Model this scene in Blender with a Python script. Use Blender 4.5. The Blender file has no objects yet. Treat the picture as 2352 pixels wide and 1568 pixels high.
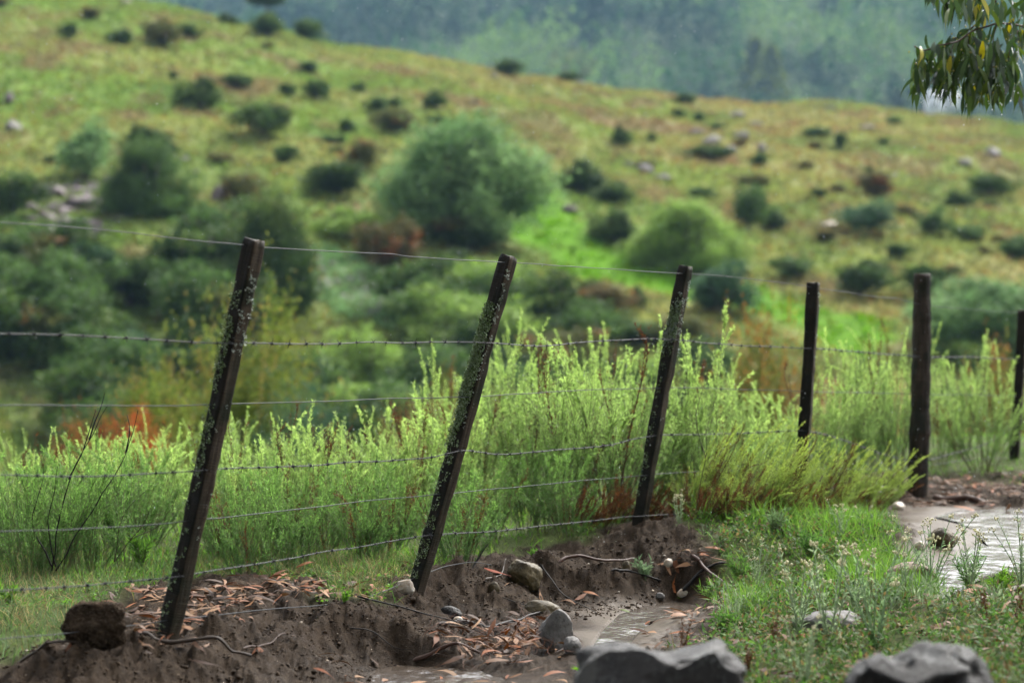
HAZE = 0.00019
SKY = 0.15
SUN = 2.1
EXPO = 1.5
import bpy, math, random
import numpy as np
from mathutils import noise as mnoise, Vector, Matrix
random.seed(7); RNG = np.random.default_rng(7)
S = bpy.context.scene
COL = S.collection
F, CX, CY, CH = 5553.0, 1176.0, 784.0, 0.95
TAU = 2*math.pi

# ------------------------------------------------------------------ noise
def _h(ix, iy, iz, seed):
    n = (ix*374761393 + iy*668265263 + iz*1274126177 + seed*974711) & 0xffffffff
    n = ((n ^ (n >> 13))*1103515245) & 0xffffffff
    n = ((n ^ (n >> 15))*668265263) & 0xffffffff
    return ((n ^ (n >> 16)) & 0xffff)/65535.0
def vn(x, y, seed=0):
    x = np.asarray(x, float); y = np.asarray(y, float)
    xi = np.floor(x).astype(np.int64); yi = np.floor(y).astype(np.int64)
    u = x-xi; v = y-yi; u = u*u*(3-2*u); v = v*v*(3-2*v)
    z = np.zeros_like(xi)
    a = _h(xi, yi, z, seed); b = _h(xi+1, yi, z, seed); c = _h(xi, yi+1, z, seed); d = _h(xi+1, yi+1, z, seed)
    return ((a*(1-u)+b*u)*(1-v)+(c*(1-u)+d*u)*v)*2-1
def vn3(p, seed=0):
    pi = np.floor(p).astype(np.int64); f = p-pi; f = f*f*(3-2*f)
    r = 0
    for i in (0, 1):
        for j in (0, 1):
            for k in (0, 1):
                w = (f[:, 0] if i else 1-f[:, 0])*(f[:, 1] if j else 1-f[:, 1])*(f[:, 2] if k else 1-f[:, 2])
                r = r+w*_h(pi[:, 0]+i, pi[:, 1]+j, pi[:, 2]+k, seed)
    return r*2-1
def fbm(x, y, o=4, seed=0):
    r = 0; a = 1.0; t = 0
    for i in range(o):
        r = r+a*vn(x*2**i+i*17.3, y*2**i-i*9.1, seed+i); t += a; a *= .5
    return r/t
def sstep(a, b, x):
    t = np.clip((x-a)/(b-a), 0, 1); return t*t*(3-2*t)

# ------------------------------------------------------------------ mesh helpers
def build(name, V, faces, mat, parent=None, col=None, smooth=False, link=True):
    """V (n,3); faces: list of int arrays (m,k)"""
    me = bpy.data.meshes.new(name)
    V = np.ascontiguousarray(V, np.float32)
    faces = [np.asarray(f, np.int32) for f in faces if len(f)]
    me.vertices.add(len(V)); me.vertices.foreach_set('co', V.ravel())
    nl = sum(f.size for f in faces); nf = sum(len(f) for f in faces)
    me.loops.add(nl); me.polygons.add(nf)
    me.loops.foreach_set('vertex_index', np.concatenate([f.ravel() for f in faces]))
    tot = np.concatenate([np.full(len(f), f.shape[1], np.int32) for f in faces])
    st = np.zeros(nf, np.int32); st[1:] = np.cumsum(tot)[:-1]
    me.polygons.foreach_set('loop_start', st)
    me.polygons.foreach_set('loop_total', tot)
    if smooth: me.polygons.foreach_set('use_smooth', np.ones(nf, bool))
    me.update(calc_edges=True)
    if col is not None:
        at = me.color_attributes.new('col', 'FLOAT_COLOR', 'POINT')
        c = np.ones((len(V), 4), np.float32); c[:, :3] = col
        at.data.foreach_set('color', c.ravel())
    me.materials.append(mat)
    me.validate()
    o = bpy.data.objects.new(name, me)
    if link: COL.objects.link(o)
    if parent is not None: o.parent = parent
    return o
class MB:
    def __init__(s): s.V = []; s.Q = []; s.T = []; s.C = []; s.n = 0
    def add(s, V, F_, C=None):
        V = np.asarray(V, float); F_ = np.asarray(F_)
        if len(V) == 0: return
        (s.Q if F_.shape[1] == 4 else s.T).append(F_+s.n)
        s.V.append(V); s.n += len(V)
        if C is None: C = (1, 1, 1)
        C = np.asarray(C, float)
        if C.ndim == 1: C = np.tile(C, (len(V), 1))
        s.C.append(C)
    def build(s, name, mat, parent=None, smooth=False):
        fs = []
        if s.Q: fs.append(np.concatenate(s.Q))
        if s.T: fs.append(np.concatenate(s.T))
        return build(name, np.concatenate(s.V), fs, mat, parent, np.concatenate(s.C), smooth)
def norm(v): return v/np.maximum(np.linalg.norm(v, axis=-1, keepdims=True), 1e-9)
def rvec(n): return norm(RNG.normal(size=(n, 3)))
def leaves(P, D, L, Wd, C, N=None):
    """one rhombus leaf each; P,D (n,3) L,Wd (n,) C (n,3)"""
    n = len(P); D = norm(D); L = np.broadcast_to(L, (n,))[:, None]; Wd = np.broadcast_to(Wd, (n,))[:, None]
    if N is None: N = rvec(n)
    side = norm(np.cross(D, N)); up = np.cross(side, D)
    m = P+D*L*.45+up*L*.06
    V = np.stack([P, m-side*Wd*.5, P+D*L, m+side*Wd*.5], 1).reshape(-1, 3)
    Q = np.arange(4*n).reshape(n, 4)
    return V, Q, np.repeat(np.broadcast_to(C, (n, 3)), 4, 0)
def blades(P, D, L, Wd, C, droop=.3, seg=4, flat=None, taper0=.6, roll=None):
    """curved strips; bend towards gravity / flat; P,D (n,3)"""
    n = len(P); D = norm(D); L = np.broadcast_to(L, (n,)); Wd = np.broadcast_to(Wd, (n,)); droop = np.broadcast_to(droop, (n,))
    side = norm(np.cross(D, rvec(n)*.9+np.array([0, 0, .2]))) if flat is None else flat
    pts = [P]; d = D.copy()
    for i in range(seg):
        pts.append(pts[-1]+d*(L/seg)[:, None]); d = norm(d+np.array([0, 0, -1])*(droop*(1.2/seg)*(1+i*.5))[:, None])
    w = np.array([taper0+(1-taper0)*math.sin(math.pi*min(1, (i/seg)*1.25))if i < seg else .05 for i in range(seg+1)])
    w = np.maximum(w*np.array([1 if i/seg < .55 else max(.06, 1-((i/seg)-.55)/.45) for i in range(seg+1)]), .04)
    A = []
    for i in range(seg+1):
        s_ = side*(Wd*w[i]*.5)[:, None]; A += [pts[i]-s_, pts[i]+s_]
    V = np.stack(A, 1).reshape(-1, 3); k = 2*(seg+1)
    base = np.arange(n)[:, None, None]*k
    q = np.array([[2*i, 2*i+1, 2*i+3, 2*i+2] for i in range(seg)])
    return V, (base+q[None]).reshape(-1, 4), np.repeat(np.broadcast_to(C, (n, 3)), k, 0)
def tubes(P, R, C, sides=4):
    """P (m,k,3) R (m,k) or (k,)"""
    P = np.asarray(P, float); m, k, _ = P.shape; R = np.broadcast_to(R, (m, k))
    T = norm(np.gradient(P, axis=1)); ref = np.array([.31, .2, .93]); ref = ref/np.linalg.norm(ref)
    ref = np.where(np.abs((T*ref).sum(-1, keepdims=True)) > .97, np.array([1., 0, 0]), ref)
    A = norm(np.cross(T, ref)); B = np.cross(T, A)
    ang = np.arange(sides)*TAU/sides
    V = P[:, :, None]+(A[:, :, None]*np.cos(ang)[None, None, :, None]+B[:, :, None]*np.sin(ang)[None, None, :, None])*R[:, :, None, None]
    q = []
    for i in range(k-1):
        for j in range(sides):
            j2 = (j+1) % sides; q.append([i*sides+j, i*sides+j2, (i+1)*sides+j2, (i+1)*sides+j])
    q = np.array(q); Q = (np.arange(m)[:, None, None]*k*sides+q[None]).reshape(-1, 4)
    C = np.asarray(C, float)
    Cc = np.repeat(np.broadcast_to(C, (m, 3)), k*sides, 0) if C.ndim <= 2 else np.repeat(C.reshape(-1, 3), sides, 0)
    return V.reshape(-1, 3), Q, Cc
def tag(o, label=None, cat=None, group=None, kind=None):
    if label: o['label'] = label
    if cat: o['category'] = cat
    if group: o['group'] = group
    if kind: o['kind'] = kind
    return o
def empty(name, loc=(0, 0, 0)):
    o = bpy.data.objects.new(name, None); o.location = loc; COL.objects.link(o); o.empty_display_size = .1; return o
def copy_tree(o, parent=None):
    c = o.copy(); COL.objects.link(c)
    if parent is not None: c.parent = parent
    for k in ('label', 'category', 'group'):
        if k in c and parent is None: del c[k]
    for ch in [x for x in o.children]: copy_tree(ch, c)
    return c
def ico(sub):
    import bmesh
    bm = bmesh.new(); bmesh.ops.create_icosphere(bm, subdivisions=sub, radius=1)
    V = np.array([v.co[:] for v in bm.verts]); T = np.array([[v.index for v in f.verts] for f in bm.faces]); bm.free()
    return V, T
ICO = {i: ico(i) for i in (1, 2, 3, 4, 5, 6)}

# ------------------------------------------------------------------ materials
def nodemat(name):
    m = bpy.data.materials.new(name); m.use_nodes = True; nt = m.node_tree; nt.nodes.clear()
    return m, nt, lambda t, **k: _n(nt, t, k)
def _n(nt, t, k):
    n = nt.nodes.new(t)
    for a, b in k.items():
        if hasattr(n, a) and not a.startswith('i_'): setattr(n, a, b)
        else: n.inputs[a[2:].replace('_', ' ')].default_value = b
    return n
def leafmat(name, rough=.45, trans=.35, spec=.4, tint=(1, 1, 1)):
    m, nt, N = nodemat(name); L = nt.links.new
    a = N('ShaderNodeAttribute', attribute_name='col')
    mx = N('ShaderNodeMix', data_type='RGBA', blend_type='MULTIPLY'); mx.inputs[0].default_value = 1
    L(a.outputs['Color'], mx.inputs[6]); mx.inputs[7].default_value = (*tint, 1)
    p = N('ShaderNodeBsdfPrincipled'); p.inputs['Roughness'].default_value = rough; p.inputs['Specular IOR Level'].default_value = spec
    L(mx.outputs[2], p.inputs['Base Color']); o = N('ShaderNodeOutputMaterial')
    if trans > 0:
        t = N('ShaderNodeBsdfTranslucent'); hs = N('ShaderNodeHueSaturation'); hs.inputs['Value'].default_value = 1.25; hs.inputs['Saturation'].default_value = 1.1
        L(mx.outputs[2], hs.inputs['Color']); L(hs.outputs[0], t.inputs[0])
        s = N('ShaderNodeMixShader'); s.inputs[0].default_value = trans; L(p.outputs[0], s.inputs[1]); L(t.outputs[0], s.inputs[2]); L(s.outputs[0], o.inputs[0])
    else: L(p.outputs[0], o.inputs[0])
    return m
def rockmat(name, c1, c2, rough=.55, scale=6, bump=.6, speck=None, spec=.5, vcol=False, bdist=.005):
    m, nt, N = nodemat(name); L = nt.links.new
    tc = N('ShaderNodeTexCoord')
    n1 = N('ShaderNodeTexNoise'); n1.inputs['Scale'].default_value = scale; n1.inputs['Detail'].default_value = 8; n1.inputs['Roughness'].default_value = .65
    L(tc.outputs['Object'], n1.inputs['Vector'])
    r = N('ShaderNodeValToRGB'); r.color_ramp.elements[0].position = .36; r.color_ramp.elements[1].position = .64
    r.color_ramp.elements[0].color = (*c1, 1); r.color_ramp.elements[1].color = (*c2, 1); L(n1.outputs[0], r.inputs[0])
    out = r.outputs[0]
    n2 = N('ShaderNodeTexNoise'); n2.inputs['Scale'].default_value = scale*7; n2.inputs['Detail'].default_value = 5; n2.inputs['Roughness'].default_value = .8
    L(tc.outputs['Object'], n2.inputs['Vector'])
    if speck:
        r2 = N('ShaderNodeValToRGB'); r2.color_ramp.elements[0].position = .56; r2.color_ramp.elements[1].position = .63
        L(n2.outputs[0], r2.inputs[0]); mx = N('ShaderNodeMix', data_type='RGBA'); L(r2.outputs[0], mx.inputs[0]); L(out, mx.inputs[6]); mx.inputs[7].default_value = (*speck, 1); out = mx.outputs[2]
    if vcol:
        a = N('ShaderNodeAttribute', attribute_name='col'); mx = N('ShaderNodeMix', data_type='RGBA', blend_type='MULTIPLY'); mx.inputs[0].default_value = 1
        L(out, mx.inputs[6]); L(a.outputs['Color'], mx.inputs[7]); out = mx.outputs[2]
    p = N('ShaderNodeBsdfPrincipled'); p.inputs['Roughness'].default_value = rough; p.inputs['Specular IOR Level'].default_value = spec*.4; L(out, p.inputs['Base Color'])
    ad = N('ShaderNodeMath', operation='ADD'); L(n1.outputs[0], ad.inputs[0]); L(n2.outputs[0], ad.inputs[1])
    b = N('ShaderNodeBump'); b.inputs['Strength'].default_value = bump*.8; b.inputs['Distance'].default_value = bdist; L(ad.outputs[0], b.inputs['Height']); L(b.outputs[0], p.inputs['Normal'])
    o = N('ShaderNodeOutputMaterial'); L(p.outputs[0], o.inputs[0])
    return m
def plainmat(name, c, rough=.5, metal=0, spec=.5):
    m, nt, N = nodemat(name)
    p = N('ShaderNodeBsdfPrincipled'); p.inputs['Base Color'].default_value = (*c, 1); p.inputs['Roughness'].default_value = rough; p.inputs['Metallic'].default_value = metal; p.inputs['Specular IOR Level'].default_value = spec
    n = N('ShaderNodeTexNoise'); n.inputs['Scale'].default_value = 40; b = N('ShaderNodeBump'); b.inputs['Strength'].default_value = .15; nt.links.new(n.outputs[0], b.inputs['Height']); nt.links.new(b.outputs[0], p.inputs['Normal'])
    o = N('ShaderNodeOutputMaterial'); nt.links.new(p.outputs[0], o.inputs[0]); return m

M = {}
M['leaf'] = leafmat('soft_leaf', .5, .5, .25)
M['bushleaf'] = leafmat('bush_leaf', .65, .33, .1)
M['farleaf'] = leafmat('far_leaf', .7, .3, .08)
M['gum'] = leafmat('gum_leaf', .25, .25, .7)
M['grass'] = leafmat('grass_blade', .6, .42, .12)
M['litter'] = leafmat('dry_leaf', .6, .08, .12, (.50, .36, .24))
M['stem'] = leafmat('stem_bark', .55, 0, .4)
M['lichen'] = leafmat('lichen_flake', .7, .1, .3)
M['flower'] = leafmat('flower_petal', .6, .2, .3)
M['rock_grey'] = rockmat('grey_rock', (.06, .056, .052), (.20, .19, .18), .6, 9, 1.0, (.06, .055, .05))
M['rock_fore'] = rockmat('wet_dark_rock', (.003, .0026, .0022), (.024, .020, .017), .5, 9, 1.0, (.10, .10, .095), .7, True, .014)
M['rock_white'] = rockmat('quartz', (.30, .22, .14), (.52, .48, .42), .35, 25, .5, (.4, .25, .14))
M['rock_brown'] = rockmat('yellow_brown_stone', (.025, .018, .008), (.13, .10, .05), .5, 9, 1.0, (.02, .018, .01))
M['rock_pink'] = rockmat('pinkish_granite', (.15, .09, .062), (.25, .17, .13), .6, 12, .7, (.12, .08, .06))
M['rock_hill'] = rockmat('hill_rock', (.10, .09, .085), (.26, .24, .225), .7, 1.2, .5, (.15, .14, .12))
M['rock_purple'] = rockmat('hill_rock_dark', (.09, .07, .07), (.22, .18, .18), .7, 1.2, .5, (.10, .1, .08))
M['clod'] = rockmat('earth_clod', (.014, .0095, .006), (.070, .048, .031), .85, 30, 1.2, (.18, .14, .10), .15)
M['crumb'] = rockmat('soil_crumb', (.014, .009, .005), (.075, .048, .028), .85, 60, .5)
M['wire'] = plainmat('galvanised_wire', (.022, .026, .03), .5, 0, .22)
M['barb'] = plainmat('old_barbed_wire', (.014, .015, .017), .5, 0, .3)
M['dark_twig'] = plainmat('charred_twig', (.010, .008, .007), .6, 0, .2)
M['twig'] = plainmat('wet_twig', (.045, .031, .022), .5, 0, .25)
M['bark'] = plainmat('red_bark', (.055, .027, .017), .5, 0, .25)
M['pale_twig'] = plainmat('pale_twig', (.13, .105, .08), .55, 0, .25)
# wood of the fence posts
def woodmat():
    m, nt, N = nodemat('wet_post_wood'); L = nt.links.new
    tc = N('ShaderNodeTexCoord'); mp = N('ShaderNodeMapping'); mp.inputs['Scale'].default_value = (34, 34, 3.0); L(tc.outputs['Object'], mp.inputs['Vector'])
    n1 = N('ShaderNodeTexNoise'); n1.inputs['Scale'].default_value = 1.6; n1.inputs['Detail'].default_value = 9; n1.inputs['Roughness'].default_value = .7; L(mp.outputs[0], n1.inputs['Vector'])
    mp2 = N('ShaderNodeMapping'); mp2.inputs['Scale'].default_value = (4, 4, 160); L(tc.outputs['Object'], mp2.inputs['Vector'])
    n3 = N('ShaderNodeTexNoise'); n3.inputs['Scale'].default_value = 1.5; n3.inputs['Detail'].default_value = 3; L(mp2.outputs[0], n3.inputs['Vector'])
    n2 = N('ShaderNodeTexNoise'); n2.inputs['Scale'].default_value = 9; n2.inputs['Detail'].default_value = 6; L(tc.outputs['Object'], n2.inputs['Vector'])
    r = N('ShaderNodeValToRGB'); e = r.color_ramp.elements; e[0].position = .3; e[1].position = .72
    e[0].color = (.010, .0075, .005, 1); e[1].color = (.095, .068, .046, 1); L(n1.outputs[0], r.inputs[0])
    r2 = N('ShaderNodeValToRGB'); e = r2.color_ramp.elements; e[0].position = .45; e[1].position = .62; L(n2.outputs[0], r2.inputs[0])
    mx = N('ShaderNodeMix', data_type='RGBA'); L(r2.outputs[0], mx.inputs[0]); L(r.outputs[0], mx.inputs[6]); mx.inputs[7].default_value = (.016, .017, .008, 1)
    hs = N('ShaderNodeHueSaturation'); mr = N('ShaderNodeMapRange'); mr.inputs[1].default_value = .3; mr.inputs[2].default_value = .7; mr.inputs[3].default_value = .75; mr.inputs[4].default_value = 1.35
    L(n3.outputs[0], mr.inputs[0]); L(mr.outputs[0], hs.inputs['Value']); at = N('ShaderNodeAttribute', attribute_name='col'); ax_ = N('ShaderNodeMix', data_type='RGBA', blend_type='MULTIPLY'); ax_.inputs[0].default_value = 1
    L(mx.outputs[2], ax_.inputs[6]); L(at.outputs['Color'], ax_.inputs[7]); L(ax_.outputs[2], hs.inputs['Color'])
    p = N('ShaderNodeBsdfPrincipled'); p.inputs['Roughness'].default_value = .6; p.inputs['Specular IOR Level'].default_value = .18; L(hs.outputs[0], p.inputs['Base Color'])
    ad = N('ShaderNodeMath', operation='ADD'); L(n1.outputs[0], ad.inputs[0]); L(n3.outputs[0], ad.inputs[1])
    b = N('ShaderNodeBump'); b.inputs['Strength'].default_value = .9; b.inputs['Distance'].default_value = .004; L(ad.outputs[0], b.inputs['Height']); L(b.outputs[0], p.inputs['Normal'])
    o = N('ShaderNodeOutputMaterial'); L(p.outputs[0], o.inputs[0]); return m
M['wood'] = woodmat()
# ground: col.r = grass/green amount, col.g = sand, col.b = wet
def groundmat():
    m, nt, N = nodemat('wet_earth'); L = nt.links.new
    geo = N('ShaderNodeNewGeometry'); at = N('ShaderNodeAttribute', attribute_name='col'); sp = N('ShaderNodeSeparateColor'); L(at.outputs['Color'], sp.inputs[0])
    def noise(s, d=8, r=.65):
        n = N('ShaderNodeTexNoise'); n.inputs['Scale'].default_value = s; n.inputs['Detail'].default_value = d; n.inputs['Roughness'].default_value = r; L(geo.outputs['Position'], n.inputs['Vector']); return n
    def ramp(src, p0, c0, p1, c1):
        r = N('ShaderNodeValToRGB'); e = r.color_ramp.elements; e[0].position = p0; e[1].position = p1; e[0].color = (*c0, 1); e[1].color = (*c1, 1); L(src, r.inputs[0]); return r.outputs[0]
    def mix(f, a, b):
        x = N('ShaderNodeMix', data_type='RGBA'); L(f, x.inputs[0]); L(a, x.inputs[6]); L(b, x.inputs[7]); return x.outputs[2]
    na = noise(5); nb = noise(38, 8, .75); nc = noise(160, 4, .8)
    dirt = ramp(na.outputs[0], .35, (.013, .0078, .004), .68, (.052, .035, .022))
    d2 = ramp(nb.outputs[0], .38, (.007, .004, .002), .66, (.088, .061, .039))
    x = N('ShaderNodeMix', data_type='RGBA'); x.inputs[0].default_value = .5; L(dirt, x.inputs[6]); L(d2, x.inputs[7]); dirt = x.outputs[2]
    sand = ramp(nb.outputs[0], .3, (.045, .034, .024), .7, (.105, .083, .06))
    gr = ramp(nb.outputs[0], .35, (.035, .05, .014), .65, (.09, .12, .035))
    c = mix(sp.outputs[1], dirt, sand); c = mix(sp.outputs[0], c, gr)
    sr = N('ShaderNodeValToRGB'); e = sr.color_ramp.elements; e[0].position = .62; e[1].position = .68; L(nc.outputs[0], sr.inputs[0])
    ps = N('ShaderNodeMath', operation='MULTIPLY'); ps.inputs[1].default_value = .55; L(sr.outputs[0], ps.inputs[0])
    y = N('ShaderNodeMix', data_type='RGBA'); L(ps.outputs[0], y.inputs[0]); L(c, y.inputs[6]); y.inputs[7].default_value = (.34, .28, .21, 1); c = y.outputs[2]
    p = N('ShaderNodeBsdfPrincipled'); p.inputs['Specular IOR Level'].default_value = .06; L(c, p.inputs['Base Color'])
    mr = N('ShaderNodeMapRange'); mr.inputs[3].default_value = .85; mr.inputs[4].default_value = .42; L(sp.outputs[2], mr.inputs[0]); L(mr.outputs[0], p.inputs['Roughness'])
    ad = N('ShaderNodeMath', operation='ADD'); L(nb.outputs[0], ad.inputs[0]); L(nc.outputs[0], ad.inputs[1])
    b = N('ShaderNodeBump'); b.inputs['Distance'].default_value = .010; L(ad.outputs[0], b.inputs['Height']); L(b.outputs[0], p.inputs['Normal'])
    mb = N('ShaderNodeMapRange'); mb.inputs[3].default_value = 1.0; mb.inputs[4].default_value = .12; L(sp.outputs[1], mb.inputs[0]); L(mb.outputs[0], b.inputs['Strength'])
    o = N('ShaderNodeOutputMaterial'); L(p.outputs[0], o.inputs[0]); return m
M['ground'] = groundmat()
def hillmat():
    m, nt, N = nodemat('hill_grass'); L = nt.links.new
    geo = N('ShaderNodeNewGeometry'); at = N('ShaderNodeAttribute', attribute_name='col')
    n = N('ShaderNodeTexNoise'); n.inputs['Scale'].default_value = .9; n.inputs['Detail'].default_value = 8; n.inputs['Roughness'].default_value = .75; L(geo.outputs['Position'], n.inputs['Vector'])
    r = N('ShaderNodeValToRGB'); e = r.color_ramp.elements; e[0].position = .36; e[1].position = .62; e[0].color = (.55, .5, .48, 1); e[1].color = (1.2, 1.18, 1, 1); L(n.outputs[0], r.inputs[0])
    x = N('ShaderNodeMix', data_type='RGBA', blend_type='MULTIPLY'); x.inputs[0].default_value = 1; L(at.outputs['Color'], x.inputs[6]); L(r.outputs[0], x.inputs[7])
    p = N('ShaderNodeBsdfPrincipled'); p.inputs['Roughness'].default_value = .95; p.inputs['Specular IOR Level'].default_value = .05; L(x.outputs[2], p.inputs['Base Color'])
    b = N('ShaderNodeBump'); b.inputs['Strength'].default_value = .8; b.inputs['Distance'].default_value = .4; L(n.outputs[0], b.inputs['Height']); L(b.outputs[0], p.inputs['Normal'])
    o = N('ShaderNodeOutputMaterial'); L(p.outputs[0], o.inputs[0]); return m
M['hill'] = hillmat()
def watermat():
    m, nt, N = nodemat('muddy_water'); L = nt.links.new
    geo = N('ShaderNodeNewGeometry'); mp = N('ShaderNodeMapping'); mp.inputs['Scale'].default_value = (1, .45, 1); L(geo.outputs['Position'], mp.inputs['Vector'])
    n = N('ShaderNodeTexNoise'); n.inputs['Scale'].default_value = 7; n.inputs['Detail'].default_value = 3; L(mp.outputs[0], n.inputs['Vector'])
    b = N('ShaderNodeBump'); b.inputs['Strength'].default_value = 1.0; b.inputs['Distance'].default_value = .06; L(n.outputs[0], b.inputs['Height'])
    p = N('ShaderNodeBsdfPrincipled'); p.inputs['Base Color'].default_value = (.05, .037, .026, 1); p.inputs['Roughness'].default_value = .2; p.inputs['Specular IOR Level'].default_value = .6; p.inputs['IOR'].default_value = 1.7; L(b.outputs[0], p.inputs['Normal'])
    o = N('ShaderNodeOutputMaterial'); L(p.outputs[0], o.inputs[0]); return m
M['water'] = watermat()
# ------------------------------------------------------------------ terrain
CPX = [(0,1350,0),(200,1330,0),(600,1290,.02),(0,1400,0),(300,1400,0),(380,1475,-.02),(200,1470,-.02),(700,1340,0),(960,1345,0),(850,1300,.02),
(1200,1240,.03),(1100,1280,.03),(1400,1215,.09),(1475,1195,.13),(1300,1260,.07),(1560,1195,.14),(1600,1200,.14),(0,1590,-.12),(100,1490,0),(100,1560,-.05),
(400,1512,-.03),(400,1560,-.09),(480,1425,.0),(560,1440,.0),(850,1392,-.01),(900,1450,-.07),(880,1500,-.14),(700,1480,-.07),(640,1560,-.14),(900,1550,-.19),
(1100,1540,-.19),(1230,1500,-.19),(1000,1385,-.05),(1100,1360,-.04),(1180,1330,-.01),(1230,1385,-.12),(1300,1400,-.14),(1130,1440,-.15),(1380,1325,-.07),
(1400,1290,.02),(1560,1265,.05),(1500,1360,-.1),(1450,1430,-.15),(1380,1480,-.16),(1500,1400,-.14),(1560,1380,-.12),
(1650,1400,-.08),(1800,1400,-.04),(1700,1300,.0),(1700,1200,.09),(1900,1200,.08),(2000,1300,0),(2100,1400,-.03),(2300,1400,0),(1900,1500,-.06),
(2100,1560,-.06),(1600,1550,-.12),(2300,1560,-.02),(1750,1560,-.1),(2250,1180,.0),(2300,1300,-.01),(2180,1340,-.02),(2120,1200,.035),(2150,1270,.03),
(2200,1110,.08),(2352,1150,.06),(2100,1110,.1),(2050,1100,.12)]
CPW = [(-3,12,0),(-1,13,.04),(1,14,.12),(3,16,.18),(-3,18,.05),(0,20,.1),(4,20,.2),(8,20,.2),(0,5,-.16),(-2,5,-.12),(2,5,-.08),(0,3,-.12),(-4,7,-.05),(4,6,0),(5,9,.05),(6,13,.15),(-5,9,0),(-5,14,0),(8,8,.1),(-8,10,0),(0,0,-.12),(-5,0,-.1),(5,0,-.05),(8,26,.2),(-8,24,.0)]
pts = [((px-CX)/F*((CH-z)*F/(py-CY)), (CH-z)*F/(py-CY), z) for px, py, z in CPX]+CPW
pts = np.array(pts, float)
def _k(r2): return .5*r2*np.log(r2+1e-9)
def _solve():
    n = len(pts); A = np.zeros((n+3, n+3)); d = pts[:, None, :2]-pts[None, :, :2]
    A[:n, :n] = _k((d**2).sum(-1))+np.eye(n)*.004
    A[:n, n] = 1; A[:n, n+1:] = pts[:, :2]; A[n, :n] = 1; A[n+1:, :n] = pts[:, :2].T
    return np.linalg.solve(A, np.concatenate([pts[:, 2], np.zeros(3)]))
TW = _solve()
def tps(x, y):
    x = np.ravel(x); y = np.ravel(y); o = np.empty(len(x))
    for s in range(0, len(x), 60000):
        a = x[s:s+60000]; b = y[s:s+60000]
        r2 = (a[:, None]-pts[None, :, 0])**2+(b[:, None]-pts[None, :, 1])**2
        o[s:s+60000] = _k(r2)@TW[:-3]+TW[-3]+TW[-2]*a+TW[-1]*b
    return np.clip(o, -.3, .35)
RX = [-6000, -1500, -400, 0, 290, 420, 560, 760, 940, 1100, 1250, 1420, 1600, 1700, 1800, 1900, 2000, 2120, 2250, 2352, 2700, 3900, 9000]
RY = [-300, -180, -60, -14, 4, 26, 58, 102, 128, 162, 186, 208, 226, 238, 240, 236, 242, 268, 272, 288, 330, 360, 360]
DR = 200.0
def hz(t, D):
    px = t*F+CX; ry = np.interp(px, RX, RY)
    ry = ry + 4*vn(px/60., px*0, 5) + 2*vn(px/22., px*0, 6)
    zr = CH+(CY-ry)/F*DR
    s = np.clip((D-80)/(DR-80), 0, 1); s2 = 1-(1-s)**1.22
    x = t*D
    und = (fbm(x/26, D/30, 3, 11)*2.4+fbm(x/7, D/8, 3, 12)*.5)*np.sin(np.pi*np.clip(s, 0, 1))
    zm = -2+(zr+2)*s2+und
    Dq = D-4.*sstep(.0, .12, t)*sstep(45, 30, D)
    zlo = np.interp(Dq, [10, 15, 17, 20, 24, 30, 45, 60, 80], [.1, .1, -.02, -.9, -2.0, -3.4, -6, -5, -2])
    z = np.where(D < 80, zlo, zm)
    z = np.where(D > DR, zr-((D-DR)/60.)**2*9, z)
    hump = 6.0*np.exp(-((t+.222)/.030)**2-((D-44)/9.)**2)
    return z+hump+fbm(x/3, D/3, 3, 13)*.12*sstep(22, 40, D)
def water_polys():
    A = [(1372,1482),(1398,1442),(1428,1412),(1480,1390),(1550,1378),(1605,1390),(1588,1410),(1505,1424),(1470,1448),(1440,1485),(1400,1500)]
    B = [(2150,1190),(2200,1172),(2300,1163),(2480,1172),(2620,1240),(2430,1318),(2300,1312),(2245,1325),(2222,1360),(2190,1388),(2135,1372),(2145,1322),(2185,1285),(2248,1245),(2242,1222),(2205,1203)]
    C = [(850,1545),(910,1524),(1000,1530),(1100,1538),(1150,1562),(1060,1592),(900,1605)]
    def W2(pl, z): return np.array([((px-CX)/F*((CH-z)*F/(py-CY)), (CH-z)*F/(py-CY)) for px, py in pl])
    return [(W2(A, -.145), -.145), (W2(B, .012), .012), (W2(C, -.188), -.188)]
def sdist(x, y, poly):
    x = np.ravel(x); y = np.ravel(y); d = np.full(len(x), 1e9); ins = np.zeros(len(x), bool); n = len(poly)
    for i in range(n):
        a = poly[i]; b = poly[(i+1) % n]; e = b-a; w0 = x-a[0]; w1 = y-a[1]
        t = np.clip((w0*e[0]+w1*e[1])/(e@e), 0, 1); d = np.minimum(d, (w0-e[0]*t)**2+(w1-e[1]*t)**2)
        c = ((a[1] > y) != (b[1] > y)) & (x < (b[0]-a[0])*(y-a[1])/(b[1]-a[1]+1e-12)+a[0]); ins ^= c
    return np.where(ins, -1, 1)*np.sqrt(d)
def w2l(pl, z=.02):
    out = []; ys = np.arange(4.5, 22, .04)
    for px, py in pl:
        if -100 < px < 2500 and py < 1580:
            zz = tps((px-CX)/F*ys, ys); yi = np.minimum.accumulate(CY-(zz-CH)/ys*F); k = int(np.argmax(yi <= py))
            if yi[k] <= py: out.append(((px-CX)/F*ys[k], ys[k])); continue
        out.append(((px-CX)/F*((CH-z)*F/(py-CY)), (CH-z)*F/(py-CY)))
    return np.array(out)
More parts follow.
